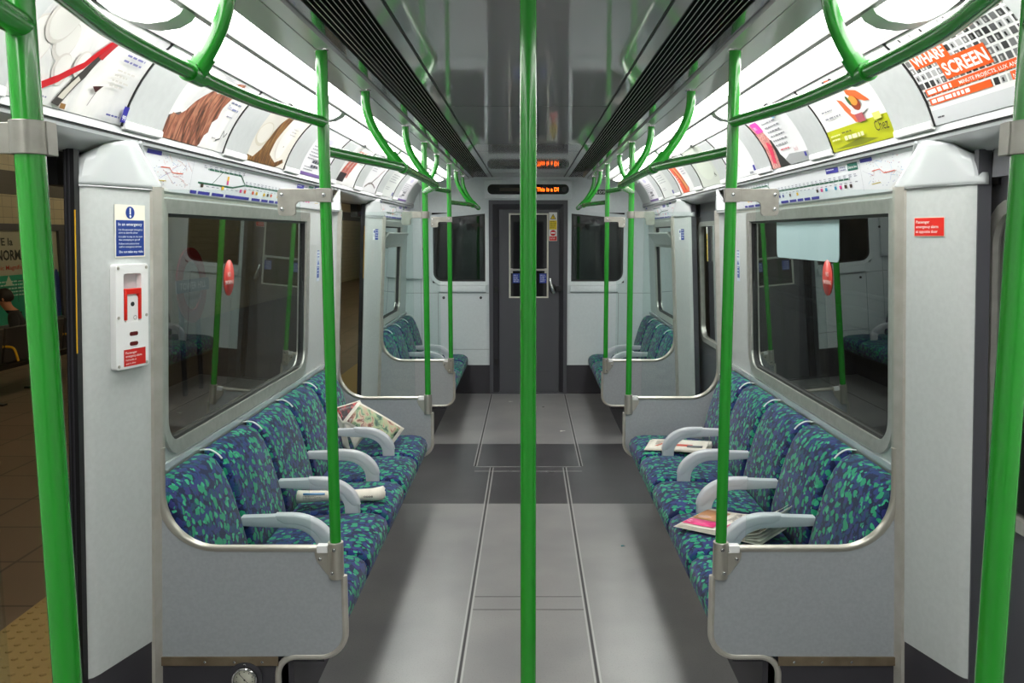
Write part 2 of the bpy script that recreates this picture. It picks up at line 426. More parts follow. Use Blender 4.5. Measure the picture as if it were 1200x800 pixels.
WIN = [(2.965, 4.96), (7.30, 8.62)]
ZB, ZT = .895, 1.825
tn = 2
for s in (-1, 1):
    nm = SIDE[s]; m = MB()
    # window wall in the two bays
    for (a, b), (y0, y1) in zip(WIN, ((2.775, 5.405), (7.085, YE))):
        for q in ((y0, a+.045, .0, 1.86), (b-.045, y1, 0., 1.86), (a+.045, b-.045, 0., ZB+.045), (a+.045, b-.045, ZT-.03, 1.86)):
            m.box(s*XW, s*1.35, q[0], q[1], q[2], q[3], WALL)
    m.box(s*XW, s*1.35, YB, P[0]-.015, 0, 1.86, WALL)
    struct(m, 'wall_'+nm)
    # back panel of advert run, slot rail, header above doors, wall head above windows
    m = MB()
    pr = [(s*a, z) for a, z in AD]; pr2 = [(s*(a+.02), z+.012) for a, z in AD[::-1]]
    m.prism([(a, YB, b) for a, b in pr+pr2], (0, YE-YB, 0), WALL)
    m.prism([(a, YB, b) for a, b in X(s, [(1.205, 2.020), (1.200, 1.996), (1.212, 1.992), (1.235, 2.02)])], (0, YE-YB, 0), LEDGE)
    m.prism([(a, YB, b) for a, b in X(s, [(1.205, 1.992), (1.205, 1.989), (1.24, 1.989), (1.24, 1.992)])], (0, YE-YB, 0), BLACK)
    m.prism([(a, YB, b) for a, b in X(s, [(1.206, 1.989), (1.209, 1.980), (1.24, 1.980), (1.24, 1.989)])], (0, YE-YB, 0), HOOD)
    struct(m, 'trim_%d' % tn); tn += 1
    for y0, y1 in ((YB, P[0]), (2.80, 5.38), (7.11, YE)):
        m = MB(); m.prism([(a, y0, b) for a, b in X(s, [(1.229, 1.98), (1.259, 1.850), (1.262, 1.842), (1.35, 1.842), (1.35, 1.98)])], (0, y1-y0, 0), WALL)
        m.box(s*1.262, s*1.312, y0, y1, 1.832, 1.842, ALU); struct(m, 'trim_%d' % tn); tn += 1
    for y0, y1 in ((P[0]+.13, P[1]-.13), (P[2]+.13, P[3]-.13)):
        m = MB(); m.prism([(a, y0, b) for a, b in X(s, [(1.209, 1.981), (1.225, 1.972), (1.262, 1.958), (1.288, 1.945), (1.30, 1.937), (1.43, 1.937), (1.43, 1.981)])], (0, y1-y0, 0), HOOD); struct(m, 'trim_%d' % tn); tn += 1
    # pillars either side of each doorway with moulded hoods and steel corner posts
    for k, (p, d) in enumerate(((P[0], 1), (P[1], -1), (P[2], 1), (P[3], -1))):
        out = [(1.187, p+d*.012), (1.190, p+d*.03), (1.250, p+d*.225), (1.260, p+d*.258), (1.270, p+d*.278), (1.286, p+d*.289), (1.308, p+d*.291), (1.308, p-d*.013), (1.187, p-d*.013)]
        m = MB(); m.prism([(s*a, y, .345) for a, y in out], (0, 0, 1.845-.345), WALL); struct(m, 'trim_%d' % tn, angle=30); tn += 1
        m = MB(); m.prism([(s*(a+.002), y, 0) for a, y in out], (0, 0, .345), DARK); struct(m, 'baseboard_%s_pillar' % nm if False else 'baseboard_'+nm)
        m = MB(); m.prism([(s*a, p+d*b, 0) for a, b in ((1.170, -.016), (1.170, .004), (1.174, .012), (1.184, .036), (1.196, .038), (1.196, -.016))], (0, 0, 1.85), POST); struct(m, 'trim_%d' % tn); tn += 1
        # hood: from door side round the pillar face to the bay side
        base = [(1.308, p+d*.300), (1.292, p+d*.299), (1.272, p+d*.290), (1.256, p+d*.264), (1.236, p+d*.205), (1.206, p+d*.11), (1.178, p+d*.02), (1.180, p-d*.03), (1.215, p-d*.09), (1.255, p-d*.16), (1.288, p-d*.225)]
        top = [(1.31, p+d*.205), (1.29, p+d*.208), (1.264, p+d*.215), (1.238, p+d*.212), (1.218, p+d*.190), (1.206, p+d*.14), (1.203, p+d*.095), (1.203, p+d*.08), (1.203, p+d*.074), (1.203, p+d*.069), (1.203, p+d*.065)]
        ztop = [1.940, 1.943, 1.955, 1.967, 1.976, 1.981, 1.984, 1.984, 1.984, 1.984, 1.984]
        rows = []
        for t_ in [0, .0, .1, .1, .115, .14, .18, .24, .32, .45, .6, .75, .88, 1]:
            row = []
            for i, (bq, tq) in enumerate(zip(base, top)):
                tt = max(0, (t_-.1)/.9); w = 1-(1-tt**1.7)**.62 if i < 4 else tt**(2.0, 1.5, 1.2, .95, .72, .52, .36)[i-4]
                row.append((s*(bq[0]+(tq[0]-bq[0])*w), bq[1]+(tq[1]-bq[1])*w, 1.842+(ztop[i]-1.842)*t_))
            rows.append(row)
        m = MB(); m.grid(rows[1:3]+rows[4:], HOOD)
        m.face([(s*a, b, 1.842) for a, b in base], HOOD)
        bead = [(rw[-1][0]-s*.003, rw[-1][1], rw[-1][2]) for rw in rows[1:]]
        m.tube(bead, .007, HOOD, 8)
        struct(m, 'trim_%d' % tn, recalc=True, solid=.004); tn += 1
        # door edge seal
        m = MB(); m.box(s*1.345, s*1.40, p+d*.02, p+d*.285, 1.842, 1.938, BLACK)
        if s < 0:
            m.box(s*1.278, s*1.308, p+d*.290, p+d*.318, 0, 1.94, BLACK); m.box(s*1.290, s*1.294, p+d*.317, p+d*.321, 0, 1.94, DOORD); m.box(s*1.301, s*1.304, p+d*.317, p+d*.321, 0, 1.94, DOORD)
            m.box(s*1.308, s*1.312, p+d*.2, p+d*.30, 0, 1.94, BLACK); m.box(s*1.2795, s*1.2825, p+d*.3175, p+d*.3195, 1.36, 1.77, YEL)
        else: m.box(s*1.280, s*1.318, p+d*.270, p+d*.2925, 0, 1.94, DOORG)
        struct(m, 'trim_%d' % tn); tn += 1
    # under-seat kick panel and shelf
    for y0, y1 in ((P[1]+.013, P[2]-.013), (P[3]+.013, YE)):
        m = MB(); m.box(s*.805, s*.825, y0, y1, 0, .245, DARK); m.box(s*.70, s*XW, y0, y1, .245, .267, DARK); struct(m, 'baseboard_'+nm)
        # sill ledge under the window
        m = MB(); m.box(s*1.296, s*1.312, y0, y1, .862, .885, HOOD); struct(m, 'trim_%d' % tn); tn += 1
    # sill threshold of the doorways
    for y0, y1 in ((P[0]+.285, P[1]-.285), (P[2]+.285, P[3]-.285)):
        m = MB(); m.box(s*1.30, s*1.43, y0, y1, 0, .006, ALU); struct(m, 'trim_%d' % tn); tn += 1

# ------------------------------------------------------------------ lamps
SEG = [(-1.3, .41), (.41, 2.12), (2.12, 3.83), (3.83, 5.52), (5.52, 7.2), (7.2, 8.42)]
ORD = ['hidden', 'nearest', 'second', 'third', 'fourth', 'farthest']
for s in (-1, 1):
    for k, (y0, y1) in enumerate(SEG):
        if k == 0: lab = 'white strip light above and behind the %s foreground pole' % SIDE[s]
        else: lab = '%s of the glowing white strip lights along the %s side of the ceiling' % (ORD[k], SIDE[s])
        t = thing('strip_light', (s*.89, (y0+y1)/2, 2.27), lab, 'light', 'ceiling strip lights')
        prof = [(.805, 2.247), (.82, 2.230), (.85, 2.218), (.89, 2.213), (.93, 2.219), (.97, 2.234), (1.0, 2.252), (1.018, 2.268)]
        refl_strip = [(.745, 2.262), (.797, 2.250)]  # flat strip glows in place of the lamp's reflection in the glossy ceiling panel
        m = MB(); pr = [(s*a, b) for a, b in prof+[(1.018, 2.28), (.805, 2.28)]]; m.prism([(a, y0+.03, b) for a, b in pr], (0, y1-y0-.06, 0), LAMP)
        pr = [(s*a, b) for a, b in refl_strip+[(.797, 2.28), (.745, 2.28)]]; m.prism([(a, y0, b) for a, b in pr], (0, y1-y0, 0), LAMP)
        child_local(m.build('diffuser_and_reflection'), t)
        m = MB(); m.box(s*.793, s*.813, y0, y1, 2.226, 2.25, BARM); child_local(m.build('trim_bar'), t)
        m = MB(); m.box(s*1.025, s*1.031, y0, y1, 2.249, 2.266, BLACK); child_local(m.build('edge_strip'), t)
        if k:
            bp = [(.80, 2.232), (.815, 2.212), (.845, 2.196), (.89, 2.190), (.935, 2.197), (.975, 2.216), (1.005, 2.240), (1.024, 2.264)]
            m = MB(); pr = [(s*a, b) for a, b in bp+[(a, b+.035) for a, b in bp[::-1]]]; m.prism([(a, y0-.045, b) for a, b in pr], (0, .075, 0), LAMPBAND); child_local(m.build('joint_band'), t)
        if k == 5:
            m = MB(); pr = [(s*a, b-.004) for a, b in prof+[(1.022, 2.28), (.805, 2.28)]]; m.prism([(a, y1-.03, b) for a, b in pr], (0, .02, 0), LAMPBAND); child_local(m.build('end_cap'), t)
# plain ceiling between the lamp ends and the end wall and above the lamps
m = MB()
for s in (-1, 1): m.box(s*.742, s*1.05, YB, YE, 2.281, 2.30, CEIL2); m.box(s*.742, s*1.03, 8.425, YE, 2.268, 2.281, CEIL2)
struct(m, 'ceiling')

# ------------------------------------------------------------------ adverts
PH, PW, CW = ADH-.018, .60, .245
def rock_mat(name, cols, scale, sx):
    m = mat(name, (120, 80, 60), .35); nt = NT(m); tc = nt.n('ShaderNodeTexCoord'); mp = nt.n('ShaderNodeMapping'); mp.inputs['Scale'].default_value = (1, sx, .5); mp.inputs['Rotation'].default_value = (.7, 0, 0)
    nt.l(tc.outputs['Object'], mp.inputs[0]); no = nt.n('ShaderNodeTexNoise', i_Scale=scale, i_Detail=6., i_Distortion=.8); nt.l(mp.outputs[0], no.inputs[0])
    n = len(cols); r = nt.ramp([(.28+.44*i/(n-1), lin(c)) for i, c in enumerate(cols)], no.outputs['Fac']); nt.l(r.outputs[0], nt.b.inputs['Base Color']); return m
ROCK1 = rock_mat('print_red_rock', [(46, 32, 28), (92, 60, 48), (150, 92, 72), (190, 132, 104), (96, 76, 66)], 16, 3)
ROCK2 = rock_mat('print_brown_bark', [(40, 26, 18), (96, 62, 34), (150, 104, 56), (196, 160, 110)], 18, 5)
CLOUD = rock_mat('print_pale_wash', [(176, 178, 182), (206, 206, 208), (232, 230, 228), (240, 240, 240)], 5, 1)
CROWD = rock_mat('print_mixed_photo', [(70, 40, 40), (190, 90, 90), (236, 190, 180), (180, 60, 60), (240, 230, 220)], 60, 1)
def A_wine(a, w, h):
    a.rect(0, 0, w, h, m=CLOUD)
    for x, y, r in ((.06, .15, .07), (.16, .17, .055), (.2, .1, .045), (.1, .22, .07), (.27, .13, .04)):
        a.ell(x, y, r*.8, r, (214, 208, 204), rot=.3); a.ell(x+.004, y+.004, r*.8-.006, r-.008, (230, 227, 224), rot=.3)
    a.line([(.12, .035), (.2, .075), (.28, .13), (.315, .18), (.36, .245)], .02, (196, 22, 34))
    a.poly([(.205, .012), (.24, .008), (.31, .1), (.335, .165), (.318, .172), (.285, .115)], (64, 60, 58)); a.poly([(.225, .03), (.25, .028), (.295, .09), (.28, .098)], (206, 200, 190)); a.poly([(.315, .165), (.34, .16), (.368, .232), (.35, .24)], (176, 40, 48))
    a.rect(.245, .004, .27, .018, (150, 110, 60)); a.poly([(.36, .085), (.41, .095), (.385, .07)], (60, 24, 24)); a.line([(.385, .07), (.365, .03)], .003, (130, 120, 120))
    a.text('Can', .2, h-.045, .03, (70, 70, 140)); a.greek(.26, h-.045, .12, 1, .02, (90, 90, 150)); a.greek(.43, .2, .12, 2, .018, (110, 110, 160)); a.greek(.43, .15, .1, 4, .016, (200, 196, 192))
    a.rect(.56, .012, .59, .06, (46, 40, 150)); a.text('99', .565, .018, .022, (240, 240, 240), width=.02); a.greek(.47, .02, .08, 1, .014, (60, 60, 140)); a.greek(.02, .02, .16, 1, .012, (120, 120, 150))
def A_rock(a, w, h):
    a.rect(0, 0, w, h, m=CLOUD); a.poly([(0, 0), (0, .07), (.1, .1), (.17, .06), (.1, 0)], (96, 88, 88))
    a.poly([(.0, 0), (.01, .05), (.05, .09), (.09, .085), (.13, .11), (.16, .15), (.2, .185), (.24, .215), (.28, .205), (.31, .23), (.33, .22), (.36, .275), (.42, .285), (.44, .26), (.42, .21), (.4, .165), (.41, .12), (.38, .1), (.385, .06), (.36, .045), (.345, .01), (.33, 0)], m=ROCK1)
    a.greek(.44, .215, .11, 2, .02, (120, 124, 150)); a.text('Too', .43, .17, .026, (120, 126, 170), bold=0); a.greek(.48, .17, .09, 1, .024, (130, 134, 170)); a.greek(.47, .14, .06, 1, .014, (150, 150, 170))
    a.line([(.47, .04), (.51, .05), (.52, .085), (.54, .06), (.56, .08)], .006, (70, 72, 80)); a.greek(.43, .045, .05, 1, .01, (120, 120, 130))
def A_bark(a, w, h):
    a.rect(0, 0, w, h, (226, 221, 212)); a.ell(.12, .13, .09, .06, (214, 206, 190)); a.ell(.12, .135, .08, .05, (232, 227, 218))
    a.poly([(.02, 0), (.02, .025), (.1, .02), (.17, .06), (.21, .12), (.23, .2), (.28, .27), (.34, .275), (.33, .2), (.31, .12), (.31, .05), (.42, .02), (.52, .045), (.55, .03), (.45, 0)], m=ROCK2)
    a.ell(.43, .13, .07, .09, (236, 232, 226)); a.greek(.44, .2, .1, 3, .016, (170, 168, 170)); a.ell(.45, .105, .004, .004, (60, 40, 40))
def A_text(a, w, h):
    a.rect(0, 0, w, h, (232, 230, 234)); a.rect(0, 0, w, .018, (122, 96, 160)); a.ell(.3, h-.07, .08, .022, (200, 196, 222)); a.greek(.08, h-.12, .4, 5, .018, (150, 150, 160)); a.greek(.2, .075, .2, 2, .026, (80, 80, 92), t=.6); a.greek(.08, .045, .2, 2, .014, (130, 130, 140))
def A_red(a, w, h):
    a.rect(0, 0, w, h, (238, 236, 236)); a.poly([(.05, .05), (.3, .05), (.42, h-.03), (.2, h-.03)], m=CROWD); a.poly([(.03, .02), (.22, .02), (.25, .08), (.06, .08)], (44, 36, 40))
    for i in range(8): x = .1+.03*i; a.line([(x, .08+.02*(i % 3)), (x+.08, .2+.01*i)], .01, [(214, 40, 40), (236, 120, 60), (250, 240, 240)][i % 3])
    a.greek(.42, .2, .13, 3, .016, (160, 160, 170))
def A_branch(a, w, h):
    a.rect(0, 0, w, h, (228, 226, 230)); a.line([(.1, .03), (.2, .06), (.3, .07), (.42, .13), (.5, .2)], .016, (120, 110, 112)); a.line([(.3, .07), (.4, .06), (.5, .04)], .012, (110, 96, 98)); a.line([(.42, .13), (.5, .28)], .004, (200, 90, 100)); a.greek(.08, .2, .2, 3, .018, (150, 146, 160))
def A_pale(a, w, h):
    a.rect(0, 0, w, h, (222, 224, 222)); a.greek(.1, .2, .38, 4, .022, (160, 160, 168)); a.greek(.1, .08, .2, 2, .016, (150, 150, 160)); a.rect(.5, .02, .56, .05, (60, 60, 150))
def A_wharf(a, w, h):
    a.rect(0, 0, w, h, (236, 236, 236)); a.rect(0, 0, w, .045, (206, 208, 212))
    for r in range(9):
        sz = .024+.0045*(8-r) if r < 0 else .022+.0035*max(0, r-3); 
        y = .06+.026*r
        for c in range(18):
            x = .012+.0325*c+.004*(r % 2); g = random.choice([40, 60, 90, 120, 150, 180]); k = 1 if c < 12 else 1.25
            if y+.02*k < h: a.rect(x, y, x+.024, y+.019, (g, g, g+2), lay=1)
            if random.random() < .5: g2 = (g+90) % 256; a.rect(x+.006, y+.003, x+.014, y+.014, (g2, g2, g2), lay=2)
    o = (238, 92, 26); wh = (250, 248, 244)
    a.rect(.05, .175, .25, .222, o, lay=4); a.text('WHARF', .06, .182, .044, wh, width=.18, bold=.03, lay=5)
    a.rect(.17, .118, .41, .175, o, lay=4); a.text('SCREEN', .18, .128, .052, wh, width=.22, bold=.03, lay=5)
    a.rect(.03, .088, .56, .110, o, lay=4); a.text('MINUTE PROJECTS, LUX AND BFI', .22, .093, .015, wh, width=.32, bold=.01, lay=5); a.greek(.04, .093, .17, 1, .026, wh, t=.5, lay=5)
    a.rect(.03, .060, .36, .080, o, lay=4); a.greek(.04, .065, .30, 1, .022, wh, t=.5, lay=5)
    a.rect(.45, .060, .59, .082, o, lay=4); a.text('NXT TFL', .458, .065, .014, wh, width=.08, lay=5)
    a.greek(.04, .02, .05, 1, .012, (80, 80, 90), lay=4); a.greek(.5, .03, .06, 1, .012, (80, 80, 90), lay=4)
def A_food(a, w, h):
    a.rect(0, 0, w, h, (240, 239, 238)); a.rect(0, 0, w, .085, (186, 190, 20)); a.poly([(.05, .01), (.3, .03), (.45, .012), (.3, .004)], (128, 134, 20))
    a.poly([(.27, .26), (.3, .275), (.36, .27), (.37, .235), (.33, .215), (.29, .225)], (214, 96, 50)); a.ell(.285, .25, .016, .026, (40, 20, 36)); a.ell(.352, .252, .018, .024, (44, 24, 34))
    a.poly([(.27, .19), (.3, .18), (.34, .115), (.345, .085), (.32, .088), (.28, .14)], (222, 110, 66)); a.poly([(.38, .215), (.46, .195), (.51, .145), (.47, .15), (.4, .175), (.375, .195)], (228, 104, 52))
    a.ell(.39, .125, .07, .014, (226, 224, 224)); a.ell(.395, .155, .038, .03, (150, 60, 30)); a.ell(.395, .165, .03, .02, (226, 150, 60)); a.ell(.36, .17, .012, .02, (60, 90, 40)); a.rect(.345, .083, .41, .115, (180, 90, 100))
    a.greek(.08, .16, .14, 1, .018, (140, 140, 150)); a.greek(.08, .13, .16, 1, .022, (150, 150, 160)); a.text('Chez', .46, .035, .052, (52, 40, 24), bold=0)
    a.rect(.48, .075, .54, .1, (226, 226, 120)); a.greek(.05, .06, .1, 2, .016, (226, 230, 170)); a.greek(.17, .062, .1, 1, .018, (110, 110, 40)); a.greek(.18, .035, .23, 1, .026, (232, 234, 190), t=.6)
def A_pink(a, w, h):
    a.rect(0, 0, w, h, (238, 238, 240)); a.poly([(0, 0), (.2, 0), (.17, .12), (.13, .2), (0, .26)], m=CROWD); a.poly([(.14, 0), (.3, 0), (.2, .06), (.17, .14), (.145, .14)], (40, 38, 40))
    a.rect(.04, .19, .15, .25, (236, 70, 176)); a.text('EPU', .055, .21, .025, (250, 250, 250)); a.poly([(.05, .03), (.1, .02), (.13, .12), (.08, .14)], (226, 60, 96)); a.poly([(.3, 0), (.6, 0), (.6, .04), (.33, .05), (.25, .03)], (170, 172, 174))
    a.greek(.2, .22, .22, 6, .024, (150, 150, 156)); a.greek(.24, .075, .14, 1, .02, (206, 110, 120)); a.text('back', .42, .055, .03, (220, 170, 176), bold=0); a.ell(.42, .25, .03, .02, (140, 200, 236)); a.rect(.53, .02, .555, .04, (60, 60, 160))
def A_redline(a, w, h):
    a.rect(0, 0, w, h, (236, 236, 238)); a.line([(.12, h-.02), (.2, .16), (.27, .06)], .006, (222, 60, 80)); a.greek(.26, .2, .2, 3, .018, (160, 160, 190)); a.rect(.52, .02, .56, .05, (50, 50, 160)); a.rect(.43, .008, .5, .02, (150, 150, 160))
def A_olive(a, w, h):
    a.rect(0, 0, w, h, (206, 210, 202)); a.ell(.3, .12, .2, .08, (214, 220, 208)); a.greek(.1, .22, .22, 2, .024, (100, 100, 100)); a.line([(.47, .05), (.49, .08), (.51, .05)], .008, (60, 70, 50)); a.line([(.47, .07), (.52, .06)], .006, (60, 70, 50))
def A_orange(a, w, h):
    a.rect(0, 0, w, h, (232, 230, 232)); a.poly([(.1, .0), (.35, 0), (.3, .2), (.28, h-.02), (.04, h-.04)], (232, 96, 66)); a.line([(.32, .02), (.25, .1), (.2, .2), (.18, .27)], .04, (222, 170, 110)); a.line([(.25, .02), (.2, .1), (.15, .2)], .012, (60, 40, 30)); a.line([(.38, .03), (.3, .1), (.24, .2)], .012, (80, 56, 40))
    a.ell(.36, .03, .02, .016, (232, 70, 50)); a.greek(.4, .18, .14, 3, .02, (160, 150, 170)); a.greek(.06, .14, .1, 4, .02, (240, 220, 216))
left_ads = [(A_pale, 'pale poster behind the left foreground pole'), (A_wine, 'pale poster with wine glasses, a bottle and a red ribbon on it'),
            (A_rock, 'poster with a jagged red-brown rock on a pale background'), (A_bark, 'cream poster with a streaked brown bark-like stem, third poster along the left'),
            (A_text, 'white poster of small grey print with a purple strip along its bottom edge'), (A_red, 'white poster with a slanting red and black photo, above the far left doorway'),
            (A_branch, 'pale poster with a grey branch and thin red line beyond the red photo poster'), (A_pale, 'pale poster of small print nearly at the far left end'), (A_text, 'last poster before the end wall on the left, purple bottom strip')]
right_ads = [(A_pale, 'pale poster behind the right foreground pole'), (A_wharf, 'poster with orange banners reading WHARF SCREEN over rows of small photos'),
             (A_food, 'white poster of a plate of food above a lime-yellow band'), (A_pink, 'poster with a pink square and crowded red photo down its left edge'),
             (A_redline, 'white poster with one thin slanting red line'), (A_olive, 'greenish grey poster with a tiny dark emblem above the far right doorway'),
             (A_orange, 'poster with orange block and slanting tan sticks on the right'), (A_pale, 'pale poster of small print nearly at the far right end'), (A_text, 'last poster before the end wall on the right, purple bottom strip')]
cord = ['first', 'second', 'third', 'fourth', 'fifth', 'sixth', 'seventh', 'eighth', 'ninth', 'tenth']
for s, ads in ((-1, left_ads), (1, right_ads)):
    for i, (fn, lab) in enumerate(ads):
        ys = 1.74+.84*(i-1)           # seam before the card
        y0 = ys+CW; w = min(PW, YE-.02-y0)
        if w > .2:
            a = Art(w, PH); fn(a, PW, PH)
            a.items = [([(min(max(x, 0), w), min(max(y, 0), PH)) for x, y in vs], fs, mm, ly) for vs, fs, mm, ly in a.items]
            o = a.build('advert_poster', adfn(s, y0 if s < 0 else y0+w, .001), cuts=[q for q in ADL[1:-1] if q < PH-.002])
            tag(o, lab, 'poster', 'curved advert posters along the %s' % SIDE[s])
        c = Art(CW+.012, PH, bgmat=CARD); t = thing('card_holder', (s*1.19, ys+CW/2, 2.02), '%s plain grey curved card from the camera in the %s advert row' % (cord[i], SIDE[s]), 'card', 'plain cards between the posters')
        c2 = c.build('card', adfn(s, ys if s < 0 else ys+CW+.012, .006), cuts=[q for q in ADL[1:-1] if q < PH-.002], thick=.003); child_local(c2, t)
        m = MB(); q = X(s, [(1.205, 2.018), (1.195, 2.022), (1.190, 2.034), (1.186, 2.030), (1.190, 2.012), (1.204, 2.008)])
        m.prism([(a, ys, b) for a, b in q], (0, CW+.012, 0), WHITE); child_local(m.build('lip'), t)
        m = MB(); q = X(s, [(adpt(v, .0075)[0], adpt(v, .0075)[1]) for v in [ADH*k/8 for k in range(9)]])+X(s, [(adpt(v, .001)[0], adpt(v, .001)[1]) for v in [ADH*k/8 for k in range(8, -1, -1)]])
        m.prism([(a, ys-.006, b) for a, b in q], (0, .006, 0), BLACK); child_local(m.build('edge_seal'), t)

# ------------------------------------------------------------------ route maps
def routemap(s, y0, y1, lab):
    L = y1-y0; H = .178
    # plane from (1.30,1.845) up to (1.213,1.99), slightly proud
    dx, dz = 1.226-1.256, 1.979-1.850; l = math.hypot(dx, dz)
    a = Art(L, l); P1 = (222, 224, 228)
    n = 10; e = .30
    shape = [(e*(1-math.sin(PI/2*k/n)), l*(1-math.cos(PI/2*k/n)) if False else l*k/n) for k in range(n+1)]
    shape = [(e*(1-(k/n))**1.6, l*k/n) for k in range(n+1)]
    a.poly(shape+[(L-x, y) for x, y in shape[::-1]], P1, lay=0)
    H = l; g = (24, 92, 68); nv = (52, 48, 150)
    def geo(x0, flip):
        for i in range(22):
            x = x0+random.uniform(.02, .30); y = random.uniform(.03, H-.01); c = random.choice([(214, 150, 150), (150, 160, 210), (190, 190, 200), (226, 170, 150), (150, 190, 220)])
            a.line([(x, y), (x+random.uniform(-.06, .06), y+random.uniform(-.03, .03))], .0014, c, lay=1)
        for i in range(60):
            x = x0+random.uniform(.01, .32); y = random.uniform(.02, H-.008); a.rect(x, y, x+.006, y+.002, random.choice([(200, 120, 120), (120, 120, 180), (150, 150, 160)]), lay=2)
        a.line([(x0+.06, H*.6), (x0+.13, H*.62), (x0+.16, H*.5), (x0+.25, H*.52)], .003, (232, 110, 90), lay=3); a.line([(x0+.04, H*.25), (x0+.12, H*.27)], .003, (200, 180, 80), lay=3)
    geo(.12, 0); geo(L-.44, 1)
    a.rect(.06, H-.016, .17, H-.002, nv, lay=3); a.rect(.45, .01, .4515, H-.003, (160, 164, 170), lay=3); a.rect(L-.48, .01, L-.4785, H-.003, (160, 164, 170), lay=3)
    a.line([(.6, H*.78), (.98, H*.78), (1.05, H*.5), (L-.6, H*.5)], .0065, g, lay=3); a.line([(.52, H*.36), (.9, H*.36), (1.05, H*.5)], .0065, g, lay=3); a.line([(.66, H*.36), (.76, H*.78)], .003, g, lay=3); a.line([(1.0, H*.7), (1.02, H*.92)], .003, (110, 130, 120), lay=3)
    x = .55
    while x < L-.55:
        a.rect(x, H*.5-.009 if x > 1 else H*.78-.008, x+.004, H*.5+.009 if x > 1 else H*.78+.008, P1, lay=4)
        a.greek(x+.004, H*.6 if x > 1 else H*.86, .03, 2, .007, (84, 88, 120), lay=3); a.greek(x+.004, H*.38 if x > 1 else H*.27, .03, 1, .007, (84, 88, 120), lay=3)
        if random.random() < .5: a.rect(x, H*.24, x+.026, H*.24+.014, random.choice([(232, 90, 60), (240, 190, 40), (50, 150, 190), (50, 50, 140), (226, 70, 150), (70, 50, 40)]), lay=5)
        x += .055
    a.rect(.82, H*.5, .84, H*.68, (240, 190, 40), lay=4); a.rect(.82, H*.42, .84, H*.55, (226, 80, 150), lay=5)
    for i, w in enumerate((.06, .12, .13, .3, .12, .1, .08, .08, .1)):
        xx = .46+sum((.06, .12, .13, .3, .12, .1, .08, .08, .1)[:i])*1.08+.012*i
        if xx+w < L-.42: a.rect(xx, .004, xx+w, .016, nv, lay=3)
    if s > 0 or True:
        a.rect(L-.60, H-.036, L-.50, H-.008, (20, 100, 84), lay=4); a.text('District line', L-.592, H-.028, .014, (235, 240, 238), width=.084, lay=5); a.rect(L-.84, H-.032, L-.70, H-.01, nv, lay=4); a.greek(L-.83, H-.02, .11, 1, .012, (220, 220, 235), lay=5); a.greek(L-.68, H-.02, .06, 2, .01, (110, 110, 160), lay=4); a.rect(L-.47, H-.016, L-.36, H-.002, nv, lay=4)
    def fn(u, v, d):
        return V((s*(1.256+dx*v/l-dz/l*d), (y0+u) if s < 0 else (y1-u), 1.850+dz*v/l+dx/l*d))
    o = a.build('route_map', fn, thick=.0015); tag(o, lab, 'map', 'line diagrams above the windows')
for s in (-1, 1):
    routemap(s, 2.74, 5.44, 'long white line diagram above the large %s window' % SIDE[s])
    routemap(s, 7.05, YE-.02, 'line diagram above the far %s window by the end wall' % SIDE[s])

# ------------------------------------------------------------------ windows
def winring(a, b, z0, z1, rb, rt, ins=0):
    return rrect(a+ins, z0+ins, b-ins, z1-ins, max(rb-ins, .01), max(rb-ins, .01), max(rt-ins*.5, .004), max(rt-ins*.5, .004))
wn = 1
for s in (-1, 1):
    for k, (a, b) in enumerate(WIN):
        t = bpy.data.objects.new('window_%d' % wn, None); C.objects.link(t); t.location = (s*XW, (a+b)/2, ZB); t['kind'] = 'structure'; wn += 1
        o = winring(a, b, ZB, ZT, .15, .02); i = winring(a, b, ZB, ZT, .15, .02, .05)
        m = MB(); m.ring([(s*(XW-.012), y, z) for y, z in o], [(s*(XW-.007), y, z) for y, z in i], (s*.05, 0, 0), ALU)
        o2 = winring(a, b, ZB, ZT, .15, .02, .05); i2 = winring(a, b, ZB, ZT, .15, .02, .062)
        m.ring([(s*(XW+.004), y, z) for y, z in o2], [(s*(XW+.004), y, z) for y, z in i2], (s*.03, 0, 0), BLACK)
        child_local(m.build('window_frame', angle=25), t)
        g = winring(a, b, ZB, ZT, .15, .02, .052); m = MB(); m.prism([(s*(XW+.018), y, z) for y, z in g], (s*.005, 0, 0), WGLASS); child_local(m.build('window_pane'), t)
        if k == 1:  # hinged ventilator at the top of the short window
            m = MB(); m.box(s*(XW-.012), s*(XW+.016), a+.05, b-.05, 1.585, 1.61, ALU)
            m.prism([(s*q, a+.06, z) for q, z in ((XW-.005, 1.60), (XW+.01, 1.60), (XW-.07, 1.72), (XW-.082, 1.712))], (0, b-a-.12, 0), ALU); child_local(m.build('ventilator'), t)
    # printed marks on the glass
    yc = 3.70; zc = 1.515
    art = Art(.15, .15); art.items = []
    t = Art(.15, .16)
    t.ell(.075, .08, .062, .078, (214, 70, 62)); t.text('NO', .075, .085, .03, (236, 190, 184), width=.035, align='c'); t.text('SMOKING', .075, .052, .026, (236, 190, 184), width=.1, align='c')
    f = (lambda s: (lambda u, v, d: V((s*(XW+.0165-d), (yc-.075+u) if s < 0 else (yc+.075-u), zc-.08+v))))(s)
    ob = print_only(t.items, f, 'no_smoking_sticker'); tag(ob, 'round red NO SMOKING sticker on the large %s window' % SIDE[s], 'sticker', 'no smoking stickers')
# pale rectangle high on the right window
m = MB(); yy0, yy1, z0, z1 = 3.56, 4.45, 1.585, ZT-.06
m.prism([(XW+.0160, y, z) for y, z in rrect(yy0, z0, yy1, z1, .03, .03, .005, .005)], (.0012, 0, 0), mat('pale_rectangle', (176, 196, 200), .4))
tag(m.build('window_label'), 'pale blue-grey rectangle at the top of the large right window', 'label')

